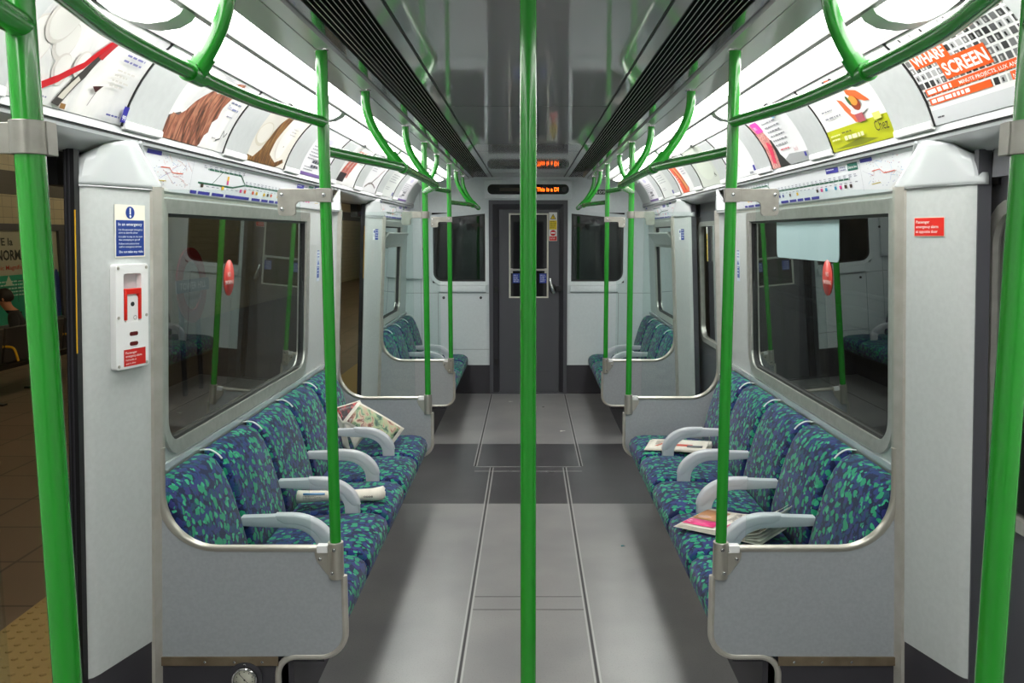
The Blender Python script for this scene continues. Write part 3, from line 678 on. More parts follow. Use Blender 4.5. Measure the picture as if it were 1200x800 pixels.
# ------------------------------------------------------------------ closed doors on the right
def closed_door(num, y0, y1):
    t = bpy.data.objects.new('door_%d' % num, None); C.objects.link(t); t.location = (1.37, (y0+y1)/2, 0); t['kind'] = 'structure'
    wa, wb = y0+.16, y1-.16
    ow = rrect(wa, .86, wb, 1.80, .13, .13, .13, .13); m = MB()
    # leaf as ring from outline to window opening
    def outline(n):
        pts = []
        cy, cz = (y0+y1)/2, 1.33
        for (y, z) in rrect(wa, .86, wb, 1.80, .13, .13, .13, .13):
            dy, dz = y-cy, z-cz; k = min((y1-cy)/abs(dy) if abs(dy) > 1e-6 else 9, ((1.96-cz) if dz > 0 else cz)/abs(dz) if abs(dz) > 1e-6 else 9)
            pts.append((cy+dy*k, cz+dz*k))
        # snap corners
        for (qy, qz) in ((y0, 0), (y1, 0), (y1, 1.96), (y0, 1.96)):
            i = min(range(len(pts)), key=lambda i: (pts[i][0]-qy)**2+(pts[i][1]-qz)**2); pts[i] = (qy, qz)
        return pts
    m.ring([(1.352, y, z) for y, z in outline(0)], [(1.352, y, z) for y, z in ow], (.03, 0, 0), DOORG); child_local(m.build('door_leaf'), t)
    m = MB(); m.ring([(1.344, y, z) for y, z in ow], [(1.348, y, z) for y, z in rrect(wa+.035, .895, wb-.035, 1.765, .1, .1, .1, .1)], (.03, 0, 0), ALU); child_local(m.build('window_frame', angle=25), t)
    m = MB(); m.prism([(1.366, y, z) for y, z in rrect(wa+.03, .89, wb-.03, 1.77, .1, .1, .1, .1)], (.005, 0, 0), WGLASS); child_local(m.build('door_pane'), t)
closed_door(1, P[0]+.22, P[1]-.06); closed_door(2, P[2]+.06, P[3]-.06)
for (yy, zz, w, h, lab) in ((6.50, 1.50, .03, .26, 'thin vertical yellow sticker on the far right door'), (6.12, 1.86, .07, .055, 'small yellow and white sticker at the top of the far right door')):
    a = Art(w, h, (232, 196, 40)); a.rect(0, h*.8, w, h, (236, 236, 230)); a.greek(.003, h*.6, w-.006, 3, h*.12, (120, 100, 30))
    tag(a.build('door_sticker', planefn((1.3515, yy+w, zz), (0, -1, 0), (0, 0, 1))), lab, 'sticker')
m = MB(); m.box(1.30, 1.352, P[1]-.43, P[1]-.33, 1.86, 1.937, DOORG); m.cyl((1.326, P[1]-.43, 1.88), (0, -1, 0), .006, .004, CHROME, 10); m.cyl((1.326, P[1]-.43, 1.92), (0, -1, 0), .006, .004, CHROME, 10)
tag(m.build('door_bracket'), 'dark metal bracket box at the top of the near right door', 'bracket')

# ------------------------------------------------------------------ partitions, poles
def bolt(parent, x, y, z, d, r=.0065):
    m = MB(); m.cyl((x, y, z), (0, d, 0), r, .004, CHROME, 14); m.sphere((x, y+d*.003, z), r*.8, CHROME, (1, .5, 1)); m.box(x-r*.7, x+r*.7, y+d*.0068, y+d*.0072, z-.0008, z+.0008, BLACK)
    o = m.build('bolt'); o.parent = parent; return o
where = {(0, -1): 'beside the left foreground pole', (0, 1): 'beside the right foreground pole', (1, -1): 'at the near end of the nearer left seats', (1, 1): 'at the near end of the nearer right seats',
         (2, -1): 'at the far end of the nearer left seats', (2, 1): 'at the far end of the nearer right seats', (3, -1): 'in front of the far left seats', (3, 1): 'in front of the far right seats'}
polew = {(0, -1): 'thick green pole nearest the camera on the left, in front of the open doorway', (0, 1): 'thick green pole nearest the camera at the right edge',
         (1, -1): 'green pole at the near end of the nearer left seats', (1, 1): 'green pole at the near end of the nearer right seats', (2, -1): 'green pole at the far end of the nearer left seats', (2, 1): 'green pole at the far end of the nearer right seats',
         (3, -1): 'green pole in front of the far left seats', (3, 1): 'green pole in front of the far right seats'}
R0 = .0185
def rail_top():
    return [(.695, .655)]+[(1.04, .655)]+arc(1.04, .655+.20, .137, .20, 270, 360, 10)[1:]+[(1.177, 1.0)]
def make_partition(k, s):
    p = P[k]; f = -1 if k in (1, 3) else 1         # side facing the doorway
    t = thing('seat_partition', (s*.9, p, 0), 'grey and glass seat-end partition '+where[(k, s)], 'partition', 'glazed seat-end partitions')
    def L(o): o.parent = t; o.data.transform(Matrix.Translation(-V(t.location))); return o
    fx = lambda pts, y: [(s*a, y, b) for a, b in pts]
    curve = [(1.04, .655)]+arc(1.04, .855, .137, .20, 270, 360, 10)[1:]
    lower = [(.632, .655)]+curve+[(1.186, .855), (1.186, .272), (.72, .276)]+arc(.71, .36, .082, .082, 270, 180, 8)+[(.628, .56)]
    m = MB(); m.prism(fx(lower, p-.007), (0, .014, 0), PANEL); L(m.build('lower_panel'))
    gl = [(.729, .66)]+curve+[(1.177, .855), (1.186, .9), (1.186, 1.843), (.729, 1.843)]
    m = MB(); m.prism(fx(gl, p-.003), (0, .006, 0), GLASS); L(m.build('glass_screen'))
    m = MB(); m.tube([(s*a, p, b) for a, b in rail_top()], .0125, STEEL, 12); L(m.build('bottom_rail'))
    edge = [(.622, .56), (.622, .42)]+arc(.71, .36, .088, .088, 180, 270, 8)+[(.79, .272)]+arc(.79, .205, .067, .067, 90, 0, 8)+[(.857, .004)]
    m = MB(); m.tube([(s*a, p, b) for a, b in edge], .0115, POST, 10); L(m.build('edge_trim'))
    m = MB(); m.box(s*.860, s*1.186, p-.006, p+.006, 0, .26, DARK); L(m.build('kick_panel'))
    m = MB(); m.box(s*.852, s*1.186, p+f*.0065, p+f*.012, .243, .274, BRONZE); o = L(m.build('bronze_strip'))
    for x in (1.10, 1.0, .905): bolt(o, s*x-t.location.x, f*.012, .258, f, .0045)
    # upper bracket
    m = MB(); yb = f*.004
    pl = [(.668, 1.845), (.785, 1.845)]+arc(.785, 1.833, .012, .012, 90, 0, 3)[1:]+[(.797, 1.775)]+arc(.785, 1.772, .012, .012, 0, -90, 3)+[(.752, 1.760)]+arc(.752, 1.772, .012, .012, 270, 180, 3)+[(.740, 1.79)]+arc(.725, 1.79, .015, .015, 0, 90, 3)[1:]+[(.668, 1.805)]
    m.prism(fx(pl, p+yb), (0, f*.010, 0), BRK); m.tube([(s*XP, p, 1.803), (s*XP, p, 1.846)], R0+.004, BRK, 20); m.box(s*(XP-.024), s*(XP+.024), p, p+f*.0245, 1.803, 1.846, BRK)
    o = L(m.build('upper_bracket', bevmod=.001))
    lx = t.location.x
    bolt(o, s*.783-lx, yb+f*.010, 1.826, f); bolt(o, s*.783-lx, yb+f*.010, 1.781, f); bolt(o, s*XP-lx, f*.0245, 1.825, f)
    # lower bracket
    m = MB(); m.tube([(s*XP, p, .552), (s*XP, p, .678)], R0+.007, STEEL, 24)
    lug = [(XP, .645), (.715, .645), (.715, .632), (.708, .612), (.682, .575), (.664, .556), (XP, .552)]
    m.prism(fx(lug, p-.012), (0, .024, 0), STEEL); m.box(s*.672, s*.708, p-.015, p+.015, .643, .668, WHITE)
    o = L(m.build('lower_bracket', bevmod=.0015)); bolt(o, s*XP-lx, f*(R0+.006), .658, f); bolt(o, s*(XP+.008)-lx, f*(R0+.005), .577, f); bolt(o, s*.698-lx, f*.012, .622, f)
    return t
def make_pole(x, y, z0, z1, lab, top=True):
    t = thing('grab_pole', (x, y, z0), lab, 'pole', 'vertical green poles')
    m = MB(); m.tube([(x, y, z0), (x, y, z1)], R0, GREEN, 28); child_local(m.build('tube'), t)
    m = MB(); m.cyl((x, y, z1-.004), (0, 0, 1), R0+.004, .006, CHROME, 24); child_local(m.build('ceiling_flange'), t)
    if z0 < .01: m = MB(); m.cyl((x, y, 0), (0, 0, 1), .034, .012, STEEL, 24); child_local(m.build('floor_flange'), t)
    return t
for k in range(4):
    for s in (-1, 1): make_partition(k, s); make_pole(s*XP, P[k], .60, 2.273, polew[(k, s)])
make_pole(0, 1.93, 0, 2.298, 'green pole in the very centre of the aisle')

# pressure dial on the near left partition
t = thing('pressure_dial', (-.965, P[1]-.006, .198), 'round white dial gauge low on the near left partition', 'gauge')
m = MB(); m.cyl((-.965, P[1]-.0055, .198), (0, -1, 0), .058, .008, DARK, 30)
for a in (90, 210, 330): m.cyl((-.965+.05*math.cos(math.radians(a)), P[1]-.013, .198+.05*math.sin(math.radians(a))), (0, -1, 0), .005, .003, CHROME, 10)
child_local(m.build('flange'), t)
m = MB(); m.tube([(-.965, P[1]-.013, .198), (-.965, P[1]-.03, .198)], .043, CHROME, 30, cap=False); m.tube([(-.965, P[1]-.03, .198), (-.965, P[1]-.026, .198)], [.043, .037], CHROME, 30, cap=False); child_local(m.build('bezel', solid=.002), t)
a = Art(.08, .08); a.items = []
a.ell(.04, .04, .038, .038, (214, 212, 196))
for i in range(9):
    an = math.radians(225-i*33.75); a.ell(.04+.028*math.cos(an), .04+.028*math.sin(an), .0018, .0018, (30, 30, 30), lay=1)
a.line([(.052, .028), (.022, .062)], .0016, (20, 20, 20), lay=2); a.ell(.04, .04, .003, .003, (20, 20, 20), lay=3)
b = MB()
for vs, fs, mm, ly in a.items:
    for q in fs: b.face([V((-1.005+vs[i][0], P[1]-.0225-.0006*ly, .158+vs[i][1])) for i in q], mm)
child_local(b.build('dial_face', solid=.0004), t)

# ------------------------------------------------------------------ horizontal rails with ceiling arms
def arm_pts(s, x0, x1, y, z0, z1=2.268):
    return [(s*(x0+(x1-x0)*math.sin(PI/2*min(1, k/20))**.92), y, z0+(z1-z0)*(k/22)) for k in range(23)]
def make_rail(s, path, arms, z, lab, endcap=False):
    t = thing('grab_rail', (s*path[0][0], path[0][1], z), lab, 'rail', 'horizontal green rails')
    m = MB(); m.tube(spline([(s*a, b, z) for a, b in path], 8), R0*.95, GREEN, 20); 
    if endcap: m.sphere((s*path[-1][0], path[-1][1], z), R0*1.15, GREEN)
    child_local(m.build('rail'), t)
    for (ax, ay, tx) in arms:
        m = MB(); m.tube(arm_pts(s, ax, tx, ay, z), R0*.95, GREEN, 18); m.cyl((s*tx, ay, 2.266), (0, 0, 1), R0+.004, .006, CHROME, 20); child_local(m.build('ceiling_arm'), t)
        m = MB(); m.tube([(s*ax, ay-.038, z), (s*ax, ay+.038, z)], R0*1.22, GREEN, 20); m.tube(arm_pts(s, ax, tx, ay, z)[:5], R0*1.2, GREEN, 18); child_local(m.build('tee_joint'), t)
    return t
for s in (-1, 1):
    nm = SIDE[s]
    vest = lambda a, b: [(XP, a), (XP+.045, a+.22), (.728, a+.45), (.738, (a+b)/2), (.728, b-.45), (XP+.045, b-.22), (XP, b)]
    make_rail(s, vest(P[0], P[1]), [(.738, (P[0]+P[1])/2, .655)], 2.053, 'bowed green overhead rail across the nearest %s doorway' % nm)
    make_rail(s, vest(P[2], P[3]), [(.738, (P[2]+P[3])/2, .655)], 2.053, 'bowed green overhead rail across the far %s doorway' % nm)
    make_rail(s, [(XP, P[1]), (.60, P[1]+.23), (.545, P[1]+.47), (.502, P[1]+.72), (.498, P[1]+.95), (.498, P[2]-.95), (.502, P[2]-.72), (.545, P[2]-.47), (.60, P[2]-.23), (XP, P[2])], [(.502, 3.50, .65), (.502, 4.62, .65)], 1.965, 'green overhead rail in front of the nearer %s seats with two curved ceiling arms' % nm)
    make_rail(s, [(XP, P[3]), (.60, P[3]+.23), (.54, P[3]+.47), (.502, P[3]+.70), (.498, 8.2), (.498, 8.66)], [(.502, 7.80, .65), (.498, 8.58, .65)], 1.965, 'short green overhead rail in front of the far %s seats' % nm, True)
    make_rail(s, [(XP, P[0]), (.60, P[0]-.23), (.545, P[0]-.47), (.502, P[0]-.72), (.498, P[0]-1.3)], [(.502, P[0]-.74, .65)], 1.965, 'end of a green overhead rail meeting the %s foreground pole from behind the camera' % nm)

# ------------------------------------------------------------------ seats
def seat_master(w):
    """right-hand seat built at y=0..w, x as |X|"""
    t = bpy.data.objects.new('upholstered_seat', None); C.objects.link(t)
    g = .004
    cu = [(1.13, .29), (1.13, .425), (1.02, .438), (.86, .452), (.74, .455), (.685, .447), (.653, .425), (.642, .395), (.648, .345), (.668, .305), (.70, .287)]
    cu = [(a, 0, b) for a, b in cu]
    m = MB(); m.prism([(a, g, b) for a, _, b in cu], (0, w-2*g, 0), MOQ, bev=.034, seg=4); o = m.build('seat_cushion', angle=60); o.parent = t
    bk = [(1.298, .40), (1.298, .868), (1.262, .866), (1.228, .845), (1.198, .80), (1.168, .72), (1.135, .60), (1.113, .50), (1.105, .44), (1.12, .40)]
    m = MB(); m.prism([(a, g, b) for a, b in bk], (0, w-2*g, 0), MOQ, bev=.04, seg=4); o = m.build('backrest', angle=60); o.parent = t
    m = MB(); m.tube(spline([(1.30, w, .872), (1.262, w, .874), (1.232, w, .858), (1.214, w, .838)], 4), .0035, WHITE, 8); o = m.build('back_edge_piping'); o.parent = t
    return t
def arm_part(t, w):
    D = -.045
    out = arc(.960, .520, .170, .135, 180, 90, 10); inn = arc(.965, .515, .110, .088, 90, 180, 10)
    body = [(.79, .46)]+out+[(1.155, .648), (1.155, .612), (1.0, .604)]+inn+[(.852, .46)]
    m = MB(); m.prism([(a-.012, w-.022, b+D) for a, b in body], (0, .044, 0), ARM, bev=.006, seg=2); o = m.build('armrest', angle=40); o.parent = t; o['label'] = 'pale grey curved armrest'
    pad = arc(.960, .520, .174, .139, 176, 90, 12)+[(1.02, .659), (1.015, .635), (.985, .618)]+arc(.963, .517, .126, .100, 88, 158, 10)+[(.826, .532), (.806, .522)]
    m = MB(); m.prism([(a-.012, w-.0235, b+D) for a, b in pad], (0, .047, 0), ARM, bev=.010, seg=3); q = m.build('arm_pad', angle=40); q.parent = o
def place_bank(y0, n, w, far):
    word = ['first', 'second', 'third', 'fourth', 'fifth']
    master = {}
    for s in (1, -1):
        for i in range(n):
            key = i < n-1
            if key not in master:
                t = seat_master(w)
                if key: arm_part(t, w)
                master[key] = t
            else: t = copy_tree(master[key])
            t.location = (0, y0+i*w, -.018)
            if s < 0: t.scale = (-1, 1, 1)
            t.location.x = 0
            tag(t, '%s blue and green patterned seat %s, counted from the camera' % (word[i], 'of the far %s row' % SIDE[s] if far else 'in the nearer %s row' % SIDE[s]) if key else 'last blue and green patterned seat of the %s %s row, without an armrest' % ('far' if far else 'nearer', SIDE[s]), 'seat', '%s row of patterned seats' % ('far' if far else 'nearer'))
place_bank(P[1]+.028, 5, .512, False)
place_bank(P[3]+.02, 4, .494, True)

# ------------------------------------------------------------------ end wall
def frect(m, x0, x1, z0, z1, mt, y=YE, t=.04): m.box(x0, x1, y, y+t, z0, z1, mt)
m = MB()
for q in ((-1.36, -1.02, .31, 2.3), (1.02, 1.36, .31, 2.3), (-1.02, -.40, .31, 1.19), (.40, 1.02, .31, 1.19), (-1.02, -.40, 1.93, 2.3), (.40, 1.02, 1.93, 2.3), (-.45, -.40, 1.19, 1.93), (.40, .45, 1.19, 1.93), (-.4, .4, 2.05, 2.3)): frect(m, *q, ENDW)
struct(m, 'wall_end')
m = MB(); frect(m, -1.36, -.40, 0, .31, DARK, YE-.006, .046); frect(m, .40, 1.36, 0, .31, DARK, YE-.006, .046); struct(m, 'baseboard_end')
m = MB()
SEAM = mat('panel_seam', (120, 126, 130), .5)
for s in (-1, 1):
    m.box(s*.42, s*1.3, YE-.0015, YE+.001, 1.083, 1.087, SEAM); m.box(s*.958, s*.962, YE-.0015, YE+.001, .31, 1.085, SEAM)
m.box(-.96, -.42, YE-.0015, YE+.001, .478, .482, SEAM); m.box(-1.14, -1.137, YE-.0015, YE+.001, .31, 2.2, SEAM)
struct(m, 'trim_%d' % tn); tn += 1
for s in (-1, 1):
    t = bpy.data.objects.new('window_%d' % wn, None); C.objects.link(t); t.location = (s*.74, YE, 1.2); t['kind'] = 'structure'; wn += 1
    def wpoly(e):
        x0, x1 = .462-e, 1.0+e; z0 = 1.215-e; zi = 1.915+e; zo = 1.865+e; r = .09+e
        return [(x0, z0), (x1-r, z0)]+arc(x1-r, z0+r, r, r, 270, 360, 6)[1:]+[(x1, zo-.04)]+[(x1-.03, zo), (x0, zi)]
    m = MB(); m.ring([(s*a, YE-.014, z) for a, z in wpoly(.045)], [(s*a, YE-.004, z) for a, z in wpoly(.006)], (0, .03, 0), ENDW); child_local(m.build('window_surround', angle=30), t)
    m = MB(); m.ring([(s*a, YE-.006, z) for a, z in wpoly(.006)], [(s*a, YE-.006, z) for a, z in wpoly(-.012)], (0, .02, 0), BLACK); child_local(m.build('window_gasket'), t)
    m = MB(); m.prism([(s*a, YE+.008, z) for a, z in wpoly(-.005)], (0, .006, 0), EGLASS); child_local(m.build('window_pane'), t)
    m = MB(); m.prism([(s*.455, YE-.03+.03*0, z) if False else (s*.45, YE-q, z) for q, z in ((0, 1.17), (.018, 1.165), (.026, 1.14), (.022, 1.10), (0, 1.09))], (s*.50, 0, 0), ENDW); child_local(m.build('window_sill'), t)
# cab door
t = bpy.data.objects.new('door_3', None); C.objects.link(t); t.location = (0, YE, 0); t['kind'] = 'structure'
m = MB(); m.ring([(-.415, YE-.02, 0), (.415, YE-.02, 0), (.415, YE-.02, 2.06), (-.415, YE-.02, 2.06)], [(-.375, YE-.02, .012), (.375, YE-.02, .012), (.375, YE-.02, 2.02), (-.375, YE-.02, 2.02)], (0, .10, 0), DOORG)
m.ring([(-.375, YE-.005, 0), (.375, YE-.005, 0), (.375, YE-.005, 2.02), (-.375, YE-.005, 2.02)], [(-.315, YE+.02, .012), (.335, YE+.02, .012), (.335, YE+.02, 1.97), (-.315, YE+.02, 1.97)], (0, .06, 0), DOORD)
for z in (.35, 1.12, 1.70): m.box(-.36, -.322, YE-.012, YE+.006, z-.03, z+.03, BLACK)
child_local(m.build('door_frame'), t)
m = MB()
m.ring([(-.31, YE+.03, .01), (.33, YE+.03, .01), (.33, YE+.03, 1.965), (-.31, YE+.03, 1.965)], [(-.195, YE+.03, 1.04), (.205, YE+.03, 1.04), (.205, YE+.03, 1.915), (-.195, YE+.03, 1.915)], (0, .03, 0), DOORG)
m.box(-.22, .23, YE+.028, YE+.03, .235, .238, DOORD)
leaf = child_local(m.build('door_leaf'), t)
m = MB(); m.ring([(-.205, YE+.024, 1.03), (.215, YE+.024, 1.03), (.215, YE+.024, 1.925), (-.205, YE+.024, 1.925)], [(-.188, YE+.024, 1.045), (.198, YE+.024, 1.045), (.198, YE+.024, 1.91), (-.188, YE+.024, 1.91)], (0, .012, 0), mat('cream_beading', (206, 204, 192), .4)); child_local(m.build('window_beading'), t)
m = MB(); m.box(-.19, .20, YE+.04, YE+.046, 1.04, 1.915, EGLASS); child_local(m.build('door_pane'), t)
m = MB(); m.tube([(-.185, YE+.012, 1.33), (.195, YE+.012, 1.33)], .012, ALU, 12); m.box(-.19, -.165, YE+.004, YE+.03, 1.295, 1.345, ALU); m.box(.175, .20, YE+.004, YE+.03, 1.295, 1.345, ALU); child_local(m.build('cross_bar'), t)
m = MB(); m.tube(spline([(.232, YE-.002, 1.235), (.238, YE-.012, 1.20), (.262, YE-.02, 1.12), (.276, YE-.012, 1.085)], 6), [.015]*10+[.017]*9, CHROME, 12); m.sphere((.262, YE+.026, 1.13), .045, BLACK, (.8, .25, 1.2)); m.box(.30, .36, YE-.004, YE+.02, 1.11, 1.16, BLACK); child_local(m.build('door_handle'), t)
for x in (-.165, .12):
    a = Art(.075, .10, (38, 60, 150)); a.greek(.008, .08, .06, 5, .017, (210, 216, 236)); tag(a.build('blue_notice', planefn((x, YE+.036, 1.19), (1, 0, 0), (0, 0, 1)), thick=.001), 'small blue notice on the %s of the end door glass under the bar' % ('left' if x < 0 else 'right'), 'notice', 'blue notices on the end door')
a = Art(.086, .30, (226, 226, 220)); a.rect(.004, .12, .082, .215, (226, 200, 30)); a.greek(.012, .2, .062, 5, .016, (130, 110, 20)); a.poly([(.012, .228), (.074, .228), (.043, .285)], (30, 30, 30)); a.poly([(.02, .232), (.066, .232), (.043, .275)], (240, 205, 30)); a.rect(.041, .238, .045, .262, (20, 20, 20))
a.rect(.004, .004, .082, .05, (214, 40, 34)); a.ell(.043, .085, .030, .030, (214, 30, 34)); a.rect(.02, .078, .066, .092, (240, 240, 240)); a.greek(.012, .036, .062, 2, .016, (240, 210, 210))
tag(a.build('warning_sticker', planefn((.215+.005, YE+.029, 1.635), (1, 0, 0), (0, 0, 1)), thick=.001), 'vertical yellow and red warning sticker on the end door', 'sticker')
# indicator box with orange writing
t = thing('indicator_display', (0, YE, 2.07), 'wide information display with orange lit writing above the end door', 'display')
m = MB(); m.box(-.455, .455, YE-.05, YE, 2.075, 2.262, ENDW, bev=.008); child_local(m.build('housing'), t)
m = MB(); m.prism([(a, YE-.058, z) for a, z in rrect(-.425, 2.118, .425, 2.222, .05, .05, .05, .05)], (0, .008, 0), mat('black_display_glass', (10, 8, 9), .12)); child_local(m.build('display_window'), t)
LED = mat('orange_led', (255, 96, 14), .5, emit=5.)
vs, fs = text_geo('This is a DI', .012); wd = max(v[0] for v in vs)
m = MB()
for q in fs: m.face([V((.088+vs[i][0]/wd*.228, YE-.0595, 2.150+vs[i][1]*.056)) for i in q], LED)
child_local(m.build('lettering', solid=.0006), t)
m = MB(); m.box(-.30, -.09, YE-.0592, YE-.058, 2.15, 2.185, mat('unlit_matrix', (58, 54, 40), .6)); child_local(m.build('unlit_matrix'), t)
m = MB(); m.cyl((.375, YE-.058, 2.17), (0, -1, 0), .026, .001, mat('sensor_disc', (36, 34, 36), .3), 20); child_local(m.build('sensor'), t)
m = MB(); m.box(-.43, .43, YE-.022, YE, 2.062, 2.072, ENDW); struct(m, 'trim_%d' % tn); tn += 1
a = Art(.20, .05, (24, 22, 26)); a.text('1109', .02, .010, .042, (232, 236, 236), width=.13, bold=.015)
tag(a.build('car_number_plate', planefn((.66, YE-.001, 2.12), (1, 0, 0), (0, 0, 1))), 'black number plate with white digits on the end wall', 'number plate')
t = thing('wall_cabinet', (-1.19, YE, 1.24), 'pale grey equipment box on the end wall behind the far left seats', 'cabinet')
m = MB(); m.box(-1.308, -1.115, YE-.05, YE, 1.235, 1.875, ENDW, bev=.015); child_local(m.build('body'), t)
m = MB(); m.cyl((-1.135, YE-.05, 1.55), (0, -1, 0), .012, .004, BLACK, 14); child_local(m.build('lock'), t)
for x, z in ((-.90, 1.035), (-.505, 1.035)):
    m = MB(); m.cyl((x, YE, z), (0, -1, 0), .014, .004, BLACK, 16); m.box(x-.008, x+.008, YE-.0055, YE-.004, z-.002, z+.002, CHROME)
    tag(m.build('panel_lock'), 'small round black lock on the end wall panel, %s one' % ('outer' if x < -.7 else 'inner, nearer the door'), 'lock', 'panel locks')
# wall behind the camera
m = MB(); m.box(-1.42, 1.42, YB-.04, YB, 0, 2.36, WALL); m.box(-.35, .35, YB-.002, YB+.01, 0, 2.0, DOORG); struct(m, 'wall_back')
m = MB(); m.box(-1.3, 1.3, YE+.5, YE+.52, 0, 2.3, VOID); m.box(-1.42, -1.36, YE, YE+.52, 0, 2.3, VOID); m.box(1.36, 1.42, YE, YE+.52, 0, 2.3, VOID); struct(m, 'wall_cab')

# ------------------------------------------------------------------ stickers on pillars
def pillarfn(s, k, d, u0, z0, off=.0015):
    """plane of the slanted pillar face; u runs to the viewer's right"""
    p = P[k]; A = V((s*1.250, p+d*.225, 0)); B = V((s*1.190, p+d*.03, 0))
    if s > 0: A, B = B, A
    u = (B-A).normalized(); n = u.cross(V((0, 0, 1)))
    return lambda a, b, q: A+u*(u0+a)+n*(q+off)+V((0, 0, z0+b))
class Sc(Art):
    def add(s, vs, fs, col, m=None, lay=None): Art.add(s, [(x*.76, y*.605) for x, y in vs], fs, col, m, lay)
a = Sc(.165, .262, (238, 234, 218)); a.w *= .76; a.h *= .605
a.rect(.006, .006, .159, .185, (26, 58, 140)); a.ell(.082, .223, .024, .031, (26, 58, 140)); a.rect(.0785, .214, .0855, .246, (244, 244, 240)); a.ell(.082, .204, .005, .006, (244, 244, 240))
wt = (232, 236, 244)
a.text('In an emergency', .016, .158, .021, wt, width=.13, bold=.02)
for i, (tx, w) in enumerate((('Use the passenger emergency', .132), ('alarm to alert the driver', .105), ('It is safer to stay on the train', .130), ('than attempting to get off', .115), ('Follow instructions from', .11), ('staff or emergency services', .122))): a.text(tx, .016, .134-.0155*i-.004*(i//2), .0125, wt, width=w, bold=.01)
a.text('Do not take any risks', .016, .022, .0165, wt, width=.13, bold=.015)
tag(a.build('emergency_notice', pillarfn(-1, 1, -1, .045, 1.632), thick=.001), 'blue and cream In an emergency notice on the left pillar above the alarm', 'notice')
a = Art(.125, .058, (240, 200, 180)); a.rect(.002, .002, .123, .056, (222, 36, 26)); 
for i, (tx, w) in enumerate((('Passenger', .056), ('emergency alarm', .092), ('at opposite door', .09))): a.text(tx, .009, .040-.0145*i, .012, (246, 226, 220), width=w, bold=.015)
tag(a.build('alarm_notice', pillarfn(1, 1, -1, .045, 1.695), thick=.001), 'red Passenger emergency alarm at opposite door sticker on the right pillar', 'sticker')
for s in (-1, 1):
    a = Art(.09, .085, (232, 234, 236)); a.rect(.036, 0, .09, .085, (40, 60, 150)); a.ell(.02, .065, .010, .012, (40, 60, 150)); a.greek(.046, .07, .048, 4, .018, (220, 224, 240)); a.greek(.005, .04, .03, 2, .012, (120, 120, 150))
    tag(a.build('safety_notice', pillarfn(s, 3, -1, .035 if s < 0 else .09, 1.66), thick=.001), 'small blue and white notice on the far %s pillar' % SIDE[s], 'notice', 'small blue pillar notices')
    a = Art(.07, .18, (210, 220, 232)); a.rect(.008, .02, .062, .09, (60, 90, 170)); a.greek(.012, .18, .05, 3, .018, (70, 100, 180)); a.greek(.014, .08, .042, 3, .018, (210, 220, 240)); a.poly([(.01, .1), (.06, .1), (.035, .13)], (80, 110, 190))
    f = (lambda s: (lambda u, v, d: V((s*(XW-d), 5.17+u if s < 0 else 5.24-u, 1.42+v))))(s)
    tag(a.build('wall_notice', f, thick=.001), 'thin pale blue printed notice beside the large %s window' % SIDE[s], 'notice', 'pale notices beside the windows')
# alarm unit
_pf = pillarfn(-1, 1, -1, .026, 0, 0)
fn = lambda a, b, z=0: _pf(a*.80, 1.29+(b-1.065)*.765, z)
t = thing('passenger_alarm', tuple(fn(.09, 1.07, 0)), 'white passenger alarm unit with red pull handle on the left pillar', 'alarm')
def onp(pts, z=0): return [fn(a, b, z) for a, b in pts]
W_, H0, H1 = .170, 1.065, 1.485
nrm = _pf(0, 0, 1)-_pf(0, 0, 0)
m = MB()
o4 = [(0, H0), (W_, H0), (W_, H1), (0, H1)]; i4 = [(.042, 1.31), (.128, 1.31), (.128, 1.445), (.042, 1.445)]
ob = rrect(0, H0, W_, H1, .012, .012, .012, .012, 4); ib = rrect(.040, 1.255, .132, 1.447, .01, .01, .01, .01, 4)
m.ring(onp(ob, .0), onp(ib, .0), nrm*.022, WHITE)
m.prism(onp([(.02, 1.24), (.15, 1.24), (.15, 1.46), (.02, 1.46)], .001), nrm*.003, mat('alarm_recess', (206, 206, 210), .4))
m.prism(onp(rrect(.052, 1.235, .116, 1.36, .005, .005, .012, .012, 3), .002), nrm*.019, WHITE)
body = child_local(m.build('faceplate', bevmod=.0015), t)
m = MB(); ho = [(.044, 1.262), (.054, 1.262), (.054, 1.365), (.116, 1.365), (.116, 1.262), (.128, 1.262), (.128, 1.388), (.044, 1.388)]
m.prism(onp(ho, .012), nrm*.014, RED); child_local(m.build('pull_handle', bevmod=.002), t)
m = MB()
for (x, z) in ((.012, 1.08), (.158, 1.08), (.012, 1.275), (.158, 1.275), (.012, 1.47), (.158, 1.47)): m.tube([fn(x, z, .021), fn(x, z, .024)], .0048, STEEL, 12)
child_local(m.build('screws'), t)
m = MB(); m.tube([fn(.085, 1.325, .02), fn(.085, 1.325, .023)], .007, BLACK, 14); child_local(m.build('key_hole'), t)
DRS = mat('dark_red_slot', (90, 14, 16), .4)
for z in (1.205, 1.165): m = MB(); m.prism(onp(rrect(.068, z-.008, .112, z+.008, .0075, .0075, .0075, .0075, 4), .0215), nrm*.0012, DRS); child_local(m.build('indicator_slot'), t)
m = MB()
for k in range(8): an = k*PI/4; m.tube([fn(.098+.008*math.cos(an), 1.27+.008*math.sin(an), .0215), fn(.098+.008*math.cos(an), 1.27+.008*math.sin(an), .0225)], .0012, BLACK, 6)
child_local(m.build('speaker_holes'), t)
a = Art(.115, .068, (206, 34, 28))
for i, (tx, w) in enumerate((('Passenger', .06), ('emergency alarm', .085), ('Pull handle to', .056), ('speak to driver', .052))): a.text(tx, .008, .050-.014*i, .013 if i < 2 else .010, (244, 226, 220), width=w, bold=.012)
o = a.build('red_label', lambda u, v, d: fn(.036+u, 1.076+v, .0222+d), thick=.0006); child_local(o, t)

